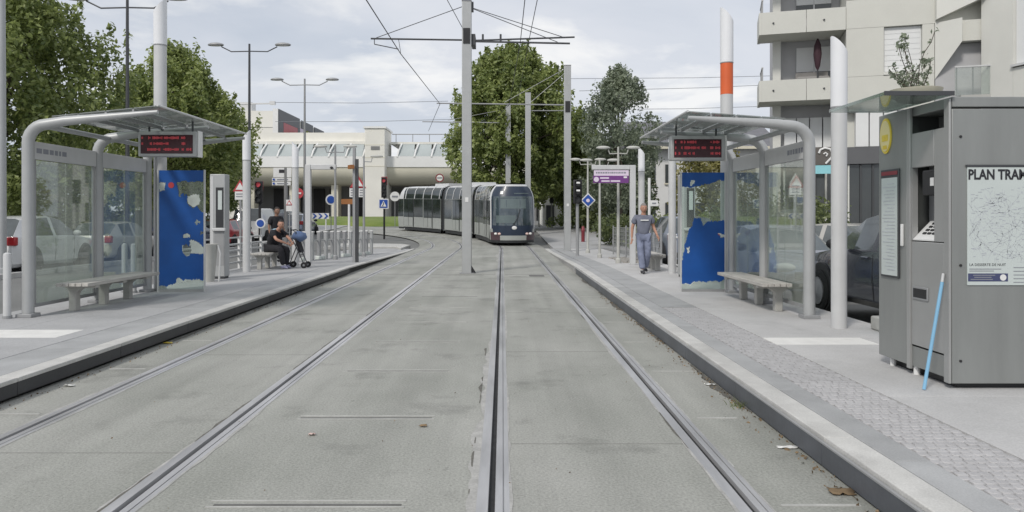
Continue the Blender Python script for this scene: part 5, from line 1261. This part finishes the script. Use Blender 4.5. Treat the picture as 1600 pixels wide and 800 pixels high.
# ------------------------------------------------------------------ overhead line
def pole(label, x, y, zb, zt, w_, plate=None):
    t = thing('catenary_pole', label, 'pole', (x, y, zb), group='overhead line poles')
    m = MB(); m.bx(x - w_ / 2, x + w_ / 2, y - w_ / 2, y + w_ / 2, zb, zt); m.build('shaft', 'grey_metal', t, bev=.015)
    m = MB(); m.bx(x - w_ * .75, x + w_ * .75, y - w_ * .75, y + w_ * .75, zb, zb + .02); m.build('base_plate', 'mid_metal', t)
    m = MB(); m.bx(x - w_ / 2 - .006, x + w_ / 2 + .006, y - w_ / 2 - .006, y + w_ / 2 + .006, zt, zt + .02); m.build('cap', 'dark_metal', t)
    if plate: m = MB(); m.bx(x - w_ * .36, x + w_ * .36, y - w_ / 2 - .02, y - w_ / 2 - .001, *plate); m.build('number_plate', 'black', t)
    return t
def rod(t, a, b, r=.02, m='dark_metal', name='arm', n=7):
    k = MB(); k.tube([a, b], r, n); return k.build(name, m, t)
t = pole('thick catenary pole standing between the two tracks', -1.0, 20.8, 0, 7.62, .265, (6.43, 6.86)); px, py = -1.0, 20.8
rod(t, (px - .13, py, 6.56), (-3.70, py, 6.60), .026); rod(t, (px + .13, py, 6.52), (1.90, py, 6.46), .028); rod(t, (px + .13, py + .5, 6.66), (2.08, py + .5, 6.76), .026)
m = MB(); m.bx(px + .13, px + .24, py - .05, py + .55, 6.42, 6.72); m.build('arm_bracket', 'dark_metal', t)
rod(t, (px - .12, py, 7.5), (-3.55, py, 6.62), .011, name='stay'); rod(t, (px + .14, py, 7.45), (1.55, py, 6.50), .011, name='stay'); rod(t, (px + .14, py + .5, 7.6), (1.75, py + .5, 6.76), .011, name='stay')
m = MB(); m.bx(px + .13, px + .19, py - .06, py + .06, 7.35, 7.62); m.build('stay_bracket', 'dark_metal', t)
rod(t, (-3.6, py, 6.60), (-3.6, py, 6.44), .012, name='drop_arm'); rod(t, (-3.6, py, 6.44), (-2.92, py, 6.30), .014, name='drop_arm'); rod(t, (-2.92, py, 6.58), (-2.86, py, 6.2), .008, name='drop_arm')
for x in (-.55, -.05): rod(t, (x, py, 6.5), (x, py, 6.72), .03, 'terracotta' if 0 else 'dark_metal', 'insulator')
m = MB(); m.add([(px + .135, py - .1, .02), (px + .26, py - .1, .02), (px + .135, py - .1, .22), (px + .135, py - .06, .02), (px + .26, py - .06, .02), (px + .135, py - .06, .22)], [(0, 1, 2), (3, 5, 4), (0, 3, 4, 1), (1, 4, 5, 2), (0, 2, 5, 3)]); m.build('foot_wedge', 'black', t, smooth=False)
m = MB(); m.bx(px - .04, px + .05, py - .143, py - .134, 2.0, 2.13); m.build('sticker', 'white', t)
t = pole('slim pale catenary pole at the far end of the right platform', 2.92, 33.2, .03, 8.35, .30, (6.25, 6.75)); px, py = 2.92, 33.2
rod(t, (px - .15, py, 6.6), (-2.95, py, 6.68), .03, 'mid_metal'); rod(t, (px - .15, py, 8.2), (.1, py, 6.72), .012, name='stay', m='mid_metal'); rod(t, (px - .15, py, 8.0), (1.2, py, 6.66), .012, name='stay', m='mid_metal')
m = MB(); m.bx(px - .05, px + .06, py - .162, py - .151, 2.05, 2.17); m.build('sticker', 'white', t)
t = pole('grey catenary pole rising behind the tram, nearer one', gx(825, 49), 49, G(49), gz(145, 49), .36); rod(t, (gx(825, 49), 49, gz(173, 49)), (gx(895, 49), 49, gz(173, 49)), .03, 'mid_metal')
t = pole('grey catenary pole rising behind the tram, farther one', gx(794, 52), 52, G(52), gz(163, 52), .36); rod(t, (gx(794, 52), 52, gz(192, 52)), (gx(660, 52), 52, gz(190, 52)), .035, 'mid_metal'); rod(t, (gx(794, 52), 52, gz(170, 52)), (gx(700, 52), 52, gz(188, 52)), .015, 'mid_metal', 'stay')
def wire(label, pts, r=.011, m='wire', group='overhead wires'):
    k = MB(); P = [Vector(p) for p in pts]; Q = []
    for i in range(len(P) - 1):
        for s in range(8): Q.append(P[i].lerp(P[i + 1], s / 8))
    Q.append(P[-1]); k.tube(Q, r, 6); o = k.build('overhead_wire', m); tag(o, label, 'wire', group)
wire('left contact wire running diagonally down to the tip of the left cross arm', [(-2.75, -3, 6.05), (-2.83, 15.4, 6.1), (-2.86, 20.8, 6.17), (-2.8, 33.2, 6.65), (-4.6, 46, 6.9)], .012)
wire('right contact wire, left one of the steep pair above the plane tree', [(.42, -3, 6.4), (.5, 16.5, 6.42), (.5, 20.8, 6.46), (.3, 33.2, 6.62), (-1.2, 46, 6.8)], .011)
wire('right wire, right one of the steep pair above the plane tree', [(.70, -3, 5.8), (.72, 15, 6.05), (.72, 20.8, 6.42), (.65, 33.2, 6.62)], .009)
wire('short stay wire meeting the thick pole from the upper left', [(-1.1, 20.75, 6.85), (-1.75, 19.2, 7.8), (-3.2, 15.5, 10)], .009)
for i, (x0, x1, y0_, y1_, lab) in enumerate([(880, 1300, 123, 116, 'thin distant wire across the sky right of the plane tree, uppermost'), (905, 1300, 142, 128, 'thin distant wire across the sky right of the plane tree, middle'), (905, 1230, 171, 165, 'thin distant wire just above the far roofs'),
        (430, 700, 160, 158, 'thin distant wire above the cream building'), (430, 720, 190, 186, 'thin distant wire just above the viaduct')]):
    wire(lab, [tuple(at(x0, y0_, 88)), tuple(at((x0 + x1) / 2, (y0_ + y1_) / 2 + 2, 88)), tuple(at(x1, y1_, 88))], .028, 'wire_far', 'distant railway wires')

# ------------------------------------------------------------------ street lamps
def lamp(label, x, y, zb, h, span, r, head, m='mid_metal', group=None, hm='mid_metal', single=0):
    t = thing('street_lamp', label, 'street lamp', (x, y, zb), group=group)
    k = MB(); k.tube([(x, y, zb), (x, y, zb + h * .5), (x, y, h + zb)], [r, r * .85, r * .6], 12); k.build('post', m, t)
    k = MB(); k.lathe((x, y, 0), [(r * 1.7, zb), (r * 1.7, zb + .12), (r * 1.1, zb + .16)], 12); k.build('foot', m, t)
    for sx in ((-1, 1) if not single else (single,)):
        a = [(x, y, zb + h - head * .9), (x + sx * span * .25, y, zb + h - head * .95), (x + sx * (span * .5 - head), y, zb + h - head * .35)]
        k = MB(); k.tube(a, r * .35, 7); k.build('arm', m, t)
        k = MB(); c = Vector((x + sx * span * .5 - sx * head * .3, y, zb + h - head * .12)); k.ell(c, (head * 1.0, head * .5, head * .28), 14, 8); k.v = [(vx, vy, max(vz, c.z - head * .1)) for vx, vy, vz in k.v]; hd = k.build('lamp_head', hm, t)
        k = MB(); k.ell(c + Vector((0, 0, -head * .1)), (head * .7, head * .35, head * .07), 12, 6); k.build('lamp_glass', 'lamp_white', hd)
    return t
GT, GP = 'tall two-armed lamps along the left road', 'low two-armed lamps on the platforms'
lamp('thick lamp post at the very left edge of the picture', -13.55, 20, .06, 10.4, 4, .13, .45, 'grey_metal', GT)
lamp('tall lamp whose head touches the top edge above the left shelter', -14.2, 28, .06, 9.85, 4, .085, .45, 'dark_metal', GT)
lamp('tall two-armed lamp above the second left tree', -13.0, 38, .06, 10.4, 3.7, .085, .42, 'dark_metal', GT)
lamp('tall two-armed lamp in front of the cream building', -12.35, 46.2, .06 + G(46), 9.9, 3.7, .09, .42, 'mid_metal', GT)
lamp('low two-armed lamp near the far end of the left platform', -5.65, 25, ZT(25), 3.85, 1.15, .05, .24, 'mid_metal', GP, 'bin_grey')
lamp('low lamp beside the grey camera post on the left', -5.15, 27.5, ZT(27.5), 3.75, 1.1, .05, .24, 'mid_metal', GP, 'bin_grey', 1)
lamp('low two-armed lamp directly behind the purple line sign', 3.54, 22.6, ZT(22.6), 3.55, 1.05, .05, .22, 'bin_grey', GP, 'bin_grey')
lamp('low two-armed lamp left of the purple line sign', 3.46, 26.3, ZT(26.3), 3.5, 1.1, .05, .23, 'bin_grey', GP, 'bin_grey')
lamp('low two-armed lamp that carries the blue diamond sign', 3.58, 31, ZT(31), 3.95, 1.2, .055, .25, 'bin_grey', GP, 'bin_grey')
lamp('distant small two-armed lamp just right of the tram', gx(842, 62), 62, G(62), gz(286, 62) - G(62), 1.8, .07, .4, 'bin_grey', GP, 'white')
# ------------------------------------------------------------------ posts, line signs
def disc(t, name, m, c, r, n=24, th=.012, rot=None):
    k = MB(); k.lathe(c, [(r, -th), (r, th)], n, 'y')
    return k.build(name, m, t)
def plate(t, name, m, x0, x1, y, z0, z1, th=.02, bev=0.): k = MB(); k.bx(x0, x1, y, y + th, z0, z1); return k.build(name, m, t, bev=bev)
def post(t, x, y, zb, zt, r=.035, m='mid_metal', name='post'): k = MB(); k.tube([(x, y, zb), (x, y, zt)], r, 10); return k.build(name, m, t)
t = thing('line_sign', 'purple and white line sign on a right-angled grey gantry', 'sign', (3.82, 21.7, .18))
k = MB(); k.bx(3.74, 3.90, 21.62, 21.78, .18, 3.10); k.build('upright', 'light_metal', t, bev=.01); k = MB(); k.bx(2.62, 3.735, 21.63, 21.77, 2.97, 3.10); k.build('beam', 'light_metal', t, bev=.01)
plate(t, 'name_panel', 'lilac_text', 2.68, 3.70, 21.66, 2.79, 2.96); pp = plate(t, 'line_panel', 'purple', 2.66, 3.70, 21.66, 2.575, 2.788)
disc(pp, 'line_roundel', 'lilac_text', (2.75, 21.64, 2.68), .075); plate(pp, 'line_text', 'lilac_text', 2.86, 3.12, 21.655, 2.70, 2.745, .004); plate(pp, 'line_text', 'lilac_text', 2.90, 3.14, 21.655, 2.61, 2.655, .004); plate(pp, 'line_text', 'lilac_text', 3.17, 3.45, 21.655, 2.61, 2.655, .004); plate(pp, 'line_text', 'white', 3.55, 3.65, 21.655, 2.72, 2.77, .004)
k = MB(); rng = random.Random(3); u = 2.74
while u < 3.6: wd = rng.uniform(.03, .07); k.bx(u, u + wd, 21.652, 21.656, 2.86, 2.90); u += wd + .02
k.build('name_lettering', 'ink_grey', t, smooth=False)
t = thing('gantry_frame', 'empty right-angled grey gantry on the left platform', 'gantry', (-5.93, 22.6, .17))
k = MB(); k.bx(-6.01, -5.85, 22.52, 22.68, .17, 3.18); k.build('upright', 'light_metal', t, bev=.01); k = MB(); k.bx(-5.845, -5.08, 22.53, 22.67, 3.03, 3.18); k.build('beam', 'light_metal', t, bev=.01)
k = MB(); k.ell((-5.2, 22.5, 3.08), (.05, .05, .04), 10, 6); k.build('camera_dome', 'black', t)
t = thing('camera_post', 'dark double post at the end of the left platform fence', 'post', (-4.62, 23.3, ZT(23.3)))
k = MB(); k.bx(-4.70, -4.62, 23.2, 23.32, ZT(23.3), 3.75); k.build('post', 'mid_metal', t); k = MB(); k.bx(-4.60, -4.53, 23.22, 23.32, ZT(23.3), 3.4); k.build('post', 'dark_metal', t)
k = MB(); k.box((-4.75, 23.2, 3.15), (.12, .3, .12), rz=.5); k.build('camera', 'brown_sign', t)
# ------------------------------------------------------------------ road signs and signals
def sign_round(label, x, y, z, r, m, ring=None, bar=None, r_in=.72, zb=None, pm='mid_metal'):
    t = thing('road_sign', label, 'road sign', (x, y, G(y) - .06), group='road signs'); post(t, x, y + .05, (G(y) - .06) if zb is None else zb, z + r * .8, .03, pm)
    p = disc(t, 'face', ring or m, (x, y, z), r)
    if ring: disc(p, 'inner_disc', m, (x, y - .02, z), r * r_in)
    if bar: plate(p, 'bar', bar, x - r * .6, x + r * .6, y - .045, z - r * .16, z + r * .16, .01)
    return t
def tri(t, c, r, m, inner):
    k = MB(); k.prism([(c[0] + r * 1.0, c[2] - r * .55), (c[0], c[2] + r * 1.1), (c[0] - r * 1.0, c[2] - r * .55)], 'y', c[1], c[1] + .02); p = k.build('triangle', m, t)
    k = MB(); r *= .62; k.prism([(c[0] + r * 1.0, c[2] - r * .5), (c[0], c[2] + r * 1.1), (c[0] - r * 1.0, c[2] - r * .5)], 'y', c[1] - .015, c[1] - .003); k.build('triangle_face', inner, p)
sign_round('no entry sign beside the second left light column', gx(466, 34), 34, gz(302, 34), .24, 'red', None, 'white')
sign_round('round blue sign under the viaduct left of the low lamp', gx(517, 50), 50, gz(312, 50), .36, 'blue_sign', 'white')
sign_round('round red-edged sign above the tram roof', gx(687, 78), 78, gz(278, 78), .45, 'white', 'dull_red', 'ink_grey')
sign_round('large white disc sign left of the tram tail', gx(617, 64), 64, gz(307, 64), .42, 'white', None, 'ink_grey')
sign_round('round blue arrow sign in front of the standing person', gx(407, 30), 30, gz(349, 30), .20, 'blue_sign', 'white')
t = thing('direction_sign', 'white stacked direction sign left of the second light column', 'road sign', (gx(443, 34), 34, -.06), group='road signs')
x = gx(441, 34); post(t, x + .15, 34.06, -.06, gz(262, 34), .09, 'far_grey')
for a, b, l_, r_ in ((262, 277, 427, 455), (278, 283, 425, 455), (284, 289.5, 425, 454)): pl_ = plate(t, 'sign_board', 'white', gx(l_, 34), gx(r_, 34), 34, gz(b, 34), gz(a, 34), .03); 
plate(t, 'pictogram', 'ink', gx(436, 34), gx(445, 34), 33.985, gz(270, 34), gz(265, 34), .01)
for a in (280.5, 286.8):
    plate(t, 'lettering', 'ink_grey', gx(433, 34), gx(450, 34), 33.985, gz(a + .8, 34), gz(a - .8, 34), .01); disc(t, 'bullet', 'blue_sign', (gx(428, 34), 33.98, gz(a, 34)), .05)
t = thing('road_sign', 'red and white warning panel low beside the second light column', 'road sign', (gx(452, 33), 33, -.06), group='road signs')
post(t, gx(452, 33), 33.05, -.06, gz(305, 33), .03); plate(t, 'panel', 'white', gx(447, 33), gx(457, 33), 33, gz(330, 33), gz(312, 33)); tri(t, (gx(452, 33), 32.98, gz(318, 33)), .14, 'red', 'white')
t = thing('road_sign', 'red triangle with two small white panels left of the low lamps', 'road sign', (gx(559, 42), 42, G(42)), group='road signs')
x = gx(559, 42); post(t, x, 42.06, G(42) - .06, gz(273, 42), .05); tri(t, (x, 42, gz(287, 42)), .48, 'red', 'white'); plate(t, 'panel', 'white', gx(546, 42), gx(557, 42), 42, gz(308, 42), gz(293, 42)); plate(t, 'panel', 'white', gx(560, 42), gx(571, 42), 42, gz(308, 42), gz(293, 42))
for l_ in (548, 562):
    for a in (297, 301, 305): plate(t, 'lettering', 'ink_grey', gx(l_, 42), gx(l_ + 7, 42), 41.985, gz(a + .8, 42), gz(a - .8, 42), .01)
t = thing('road_sign', 'warning triangle over a white panel left of the first light column', 'road sign', (gx(375, 31), 31, -.06), group='road signs')
x = gx(375, 31); post(t, x, 31.06, -.06, gz(285, 31), .05); tri(t, (x, 31, gz(293, 31)), .30, 'red', 'white'); plate(t, 'panel', 'white', gx(367, 31), gx(383, 31), 31, gz(312, 31), gz(299, 31))
for a in (303, 307): plate(t, 'lettering', 'ink_grey', gx(369, 31), gx(381, 31), 30.985, gz(a + .7, 31), gz(a - .7, 31), .01)
t = thing('road_sign', 'small brown sign on a white post near the end of the left fence', 'road sign', (gx(544, 38), 38, 0), group='road signs')
x = gx(545, 38); post(t, x, 38.06, -.06, gz(318, 38), .06, 'white'); plate(t, 'panel', 'brown_sign', gx(533, 38), gx(556, 38), 38, gz(319, 38), gz(311, 38))
t = thing('chevron_board', 'blue and white chevron board on two posts before the grass', 'road sign', (gx(500, 56), 56, G(56)), group='road signs')
plate(t, 'board', 'white', gx(487, 56), gx(514, 56), 56, gz(342, 56), gz(333, 56))
for c in (487, 496, 505):
    k = MB(); P = [(c + 1, 333.6), (c + 4, 333.6), (c + 8, 337.5), (c + 4, 341.4), (c + 1, 341.4), (c + 5, 337.5)]; k.prism([(gx(a, 56), gz(b, 56)) for a, b in P], 'y', 55.97, 55.99); k.build('chevron', 'blue_sign', t, smooth=False)
for c in (491, 509): post(t, gx(c, 56), 56.06, G(56) - .06, gz(342, 56), .05, 'white')
def signal(label, x, y, zb, z0, z1, lit, pm='black', extra=None):
    t = thing('traffic_light', label, 'traffic light', (x, y, zb), group='traffic lights'); h = (z1 - z0); post(t, x, y + .08, zb, z1, .06, pm)
    k = MB(); k.bx(x - .16, x + .16, y - .1, y + .06, z0, z1); k.build('housing', 'black', t, bev=.03)
    for i in range(3):
        zc = z1 - h * (i + .5) / 3; k = MB(); k.tube([(x, y - .1, zc + .0), (x, y - .22, zc + .01)], .125, 14, cap=False); k.build('visor', 'black', t)
        disc(t, 'lens', 'led_red' if i == lit else 'tram_dark', (x, y - .11, zc), .11)
    return t
t = signal('red traffic light on a black post before the stair tower', gx(600, 46), 46, G(46) - .06, gz(309, 46), gz(277, 46), 0)
plate(t, 'backing_board', 'red', gx(595.5, 46), gx(604.5, 46), 46.1, gz(289, 46), gz(276, 46), .02)
k = MB(); x, z = gx(600, 46), gz(318.5, 46); k.bx(x - .31, x + .31, 45.82, 45.85, z - .31, z + .31); p = k.build('crossing_panel', 'white', t); plate(p, 'blue_square', 'blue_sign', x - .25, x + .25, 45.80, z - .25, z + .25, .015)
k = MB(); k.prism([(x - .18, z - .17), (x + .18, z - .17), (x, z + .19)], 'y', 45.78, 45.795); k.build('white_triangle', 'white', p, smooth=False); k = MB(); k.tube([(x, 45.775, z + .1), (x, 45.775, z - .02), (x - .06, 45.775, z - .14)], .022, 6); k.build('walking_figure', 'ink', p)
t = signal('red traffic light between the first light column and the direction sign', gx(405, 33), 33, -.06, gz(318, 33), gz(283, 33), 0); plate(t, 'backing_board', 'red', gx(400, 33), gx(410, 33), 33.1, gz(297, 33), gz(283, 33), .02)
t = signal('dark tram signal post left of the blue diamond sign', gx(902.5, 28), 28, ZT(28), gz(318, 28), gz(281, 28), -1, 'mid_metal')
for zz in (286, 298): plate(t, 'signal_bar', 'lamp_white', gx(899.5, 28), gx(905, 28), 27.7, gz(zz + 1.3, 28), gz(zz - 1.3, 28), .01)
t = signal('small dark signal head before the white gable', gx(862, 60), 60, G(60), gz(318, 60), gz(297, 60), -1, 'bin_grey')
t = thing('diamond_sign', 'blue diamond sign with white edge on the low lamp', 'sign', (3.58, 30.9, ZT(31) + 1.5))
k = MB(); c = (3.58, 2.27); k.prism([(c[0], c[1] - .31), (c[0] + .31, c[1]), (c[0], c[1] + .31), (c[0] - .31, c[1])], 'y', 30.89, 30.92); p = k.build('white_edge', 'white', t, smooth=False); k = MB(); k.prism([(c[0], c[1] - .245), (c[0] + .245, c[1]), (c[0], c[1] + .245), (c[0] - .245, c[1])], 'y', 30.87, 30.885); k.build('blue_face', 'blue_sign', p, smooth=False)
disc(p, 'mark', 'lilac_text', (c[0] - .01, 30.86, c[1] - .01), .075, th=.004)
k = MB(); k.bx(3.55, 3.61, 30.92, 30.955, 2.1, 2.4); k.build('clamp', 'dark_metal', t)
t = thing('notice_sign', 'white house-shaped sign on a post seen through the right shelter glass', 'sign', (gx(1243, 21), 21, -.06))
x = gx(1243, 21); post(t, x, 21.06, -.06, gz(280, 21), .04, 'grey_metal'); plate(t, 'panel', 'white', gx(1234, 21), gx(1252, 21), 21, gz(304, 21), gz(285, 21)); tri(t, (x, 21, gz(280.5, 21)), .16, 'white', 'bin_grey')
for a in (290, 295, 300): plate(t, 'lettering', 'ink_grey', gx(1237, 21), gx(1249, 21), 20.985, gz(a + 1, 21), gz(a - 1, 21), .01)
t = thing('marker_post', 'short red post behind the blue diamond lamp', 'post', (gx(911, 42), 42, .1)); k = MB(); k.lathe((gx(911, 42), 42, 0), [(.10, .1), (.10, .75), (.12, .8), (.07, 1.0), (.03, 1.05)], 14); k.build('body', 'dull_red', t)
t = thing('arrow_sign', 'small white arrow sign on a green post behind the walking man', 'sign', (gx(1015, 27), 27, .1)); post(t, gx(1015, 27), 27.05, .05, gz(278, 27), .05, 'white'); plate(t, 'panel', 'white', gx(1016, 27), gx(1028, 27), 27, gz(322, 27), gz(313, 27)); plate(t, 'arrow', 'ink_grey', gx(1019, 27), gx(1025, 27), 26.985, gz(318.5, 27), gz(316.5, 27), .01)

# ------------------------------------------------------------------ fences and railings
def railing(label, x0, y0, x1, y1, n, z, h, pm, slats, sm_, group=None, cap=False, thick=.03):
    t = thing('railing', label, 'railing', (x0, y0, z), group=group)
    for i in range(n):
        f = i / (n - 1); x, y = x0 + (x1 - x0) * f, y0 + (y1 - y0) * f
        k = MB(); k.bx(x - thick, x + thick, y - thick, y + thick, z, z + h); k.build('post', pm, t, bev=.005)
        if cap: k = MB(); k.ell((x, y, z + h + .01), (.05, .05, .03), 10, 6); k.build('post_cap', 'white', t)
    for zz, r in slats:
        k = MB(); k.tube([(x0, y0, z + zz), (x1, y1, z + zz)], r, 6); k.build('rail', sm_, t)
    return t
railing('white-posted guard rail with grey slats behind the first left light column', -7.12, 16.4, -7.12, 21.8, 7, .19, .86, 'white', [(.84, .022), (.66, .03), (.5, .03), (.34, .03), (.18, .03)], 'grey_metal', 'railings behind the platforms')
railing('pale railing with white caps behind the right blue screen', 4.62, 14.6, 4.62, 20.5, 9, .19, .9, 'light_metal', [(.85, .025), (.12, .02)], 'white', 'railings behind the platforms', True)
t = thing('slat_fence', 'short fence of upright grey slabs at the end of the left platform', 'fence', (-6.2, 24, .15))
for i in range(13):
    f = i / 12; x, y = -6.55 + f * 1.25, 23.6 + f * 6.4; z = ZT(y); k = MB(); k.bx(x - .06, x + .04, y - .10, y + .10, z, z + .92); k.build('slab', 'mid_metal' if i % 2 else 'grey_metal', t, bev=.01); k = MB(); k.bx(x - .07, x + .05, y - .11, y + .11, z + .922, z + .96); k.build('slab_cap', 'white', t)
    if i % 2: k = MB(); k.box((x + .05, y - .05, z + .06), (.3, .2, .12), rz=i); k.build('footing', 'residue', t, bev=.02)
k = MB(); k.tube([(-6.55, 23.7, .8), (-5.3, 30, .7)], .02, 6); k.build('rail', 'grey_metal', t)
t = thing('wire_fence', 'wire mesh fence behind the walking man', 'fence', (4.55, 22, .17))
for i in range(7):
    y = 21.5 + i * 1.35; x = 4.62 - i * .03; z = ZT(y); k = MB(); k.tube([(x, y, z), (x, y, z + 1.15)], .03, 8); k.build('post', 'mid_metal', t)
    if i < 6:
        k = MB(); 
        for q_ in range(9): k.tube([(x, y + .15 * q_, z + .05), (x, y + .15 * q_, z + 1.08)], .006, 4, cap=False)
        for q_ in range(8): k.tube([(x, y, z + .08 + .14 * q_), (x - .03, y + 1.35, z + .08 + .14 * q_)], .006, 4, cap=False)
        struct(k.build('mesh_panel', 'grey_metal', t), 'stuff')
k = MB(); rng = random.Random(12)
for i in range(420):
    x, y = rng.uniform(3.75, 4.75), rng.uniform(22.6, 26.0); s = rng.uniform(.025, .06); k.box((x, y, ZT(y) + s * .3), (s * 2, s * 1.7, s * 1.2), rz=rng.uniform(0, 3))
o = k.build('gravel', 'gravel', smooth=False); tag(o, 'loose pale gravel around the lamp feet on the right platform', 'gravel', kind='stuff')

# ------------------------------------------------------------------ litter at the kerbs
rng = random.Random(77); k = MB(); V = []; Fc = []
for i in range(520):
    y = 2.8 + rng.random() ** 1.3 * 12; x = 2.03 - abs(rng.gauss(0, .06)); leaves(V, Fc, Vector((x, y, .006)), (.012, .012, .002), 1, rng.uniform(.006, .018), rng)
for i in range(220):
    y = 6 + rng.random() * 13; x = -4.2 + abs(rng.gauss(0, .08)); leaves(V, Fc, Vector((x, y, .006)), (.012, .012, .002), 1, rng.uniform(.006, .016), rng)
for i in range(160):
    y = 3 + rng.random() ** 1.4 * 14; x = rng.uniform(-3.9, 1.9); leaves(V, Fc, Vector((x, y, .005)), (.01, .01, .001), 1, rng.uniform(.003, .009), rng)
k.v = [tuple(v) for v in V]; k.f = Fc; o = k.build('leaf_litter', 'leaf_litter', smooth=False); tag(o, 'dry leaf crumbs and dirt along the platform kerbs', 'leaf litter', kind='stuff')
def scrap(name, label, cat, x, y, w_, l_, m, seed, group='scraps on the track bed'):
    rg = random.Random(seed); n = 5; k = MB(); vs = []
    for i in range(n):
        for j_ in range(n): vs.append((x + w_ * (i / 4 - .5) * (1 - .25 * abs(j_ - 2) / 2) + rg.uniform(-.1, .1) * w_, y + l_ * (j_ / 4 - .5), .006 + abs(rg.gauss(0, .007))))
    k.add(vs, [(i * n + j_, i * n + j_ + 1, (i + 1) * n + j_ + 1, (i + 1) * n + j_) for i in range(n - 1) for j_ in range(n - 1)])
    o = k.build(name, m); sd_ = o.modifiers.new('thick', 'SOLIDIFY'); sd_.thickness = .002; tag(o, label, cat, group)
scrap('fallen_leaf', 'big curled dry leaf at the foot of the right kerb near the camera', 'leaf', 1.96, 4.28, .15, .10, 'leaf_litter', 1)
scrap('paper_scrap', 'white paper strip at the right kerb near the camera', 'paper', 1.96, 5.1, .14, .04, 'paper', 2)
scrap('paper_scrap', 'white paper scrap beside the left kerb', 'paper', -4.07, 6.95, .10, .05, 'paper', 3)
scrap('wrapper', 'yellow wrapper beside the left kerb', 'wrapper', -4.2, 9.3, .12, .07, 'yellow', 4)
scrap('wrapper', 'pinkish wrapper lying between the two tracks', 'wrapper', -1.39, 5.4, .06, .04, 'lamp_warm', 5)
scrap('fallen_leaf', 'small dark leaf lying near the middle rail', 'leaf', -.6, 5.62, .06, .035, 'leaf_litter', 6)
scrap('paper_scrap', 'second white paper bit farther along the right kerb', 'paper', 1.97, 7.0, .10, .04, 'paper', 7)
rng = random.Random(9); k = MB()
for i in range(40):
    a = rng.uniform(0, 6.28); l_ = rng.uniform(.04, .11); b = Vector((1.98 + rng.gauss(0, .03), 6.2 + rng.gauss(0, .05), .0)); d_ = Vector((math.cos(a) * .6, math.sin(a) * .6, 1)).normalized(); sd_ = d_.orthogonal().normalized() * .004
    k.add([b - sd_, b + sd_, b + d_ * l_ + Vector((math.cos(a), math.sin(a), 0)) * .02], [(0, 1, 2)])
o = k.build('weed_tuft', 'leaf', smooth=False); tag(o, 'small green weed growing at the foot of the right kerb', 'weed')
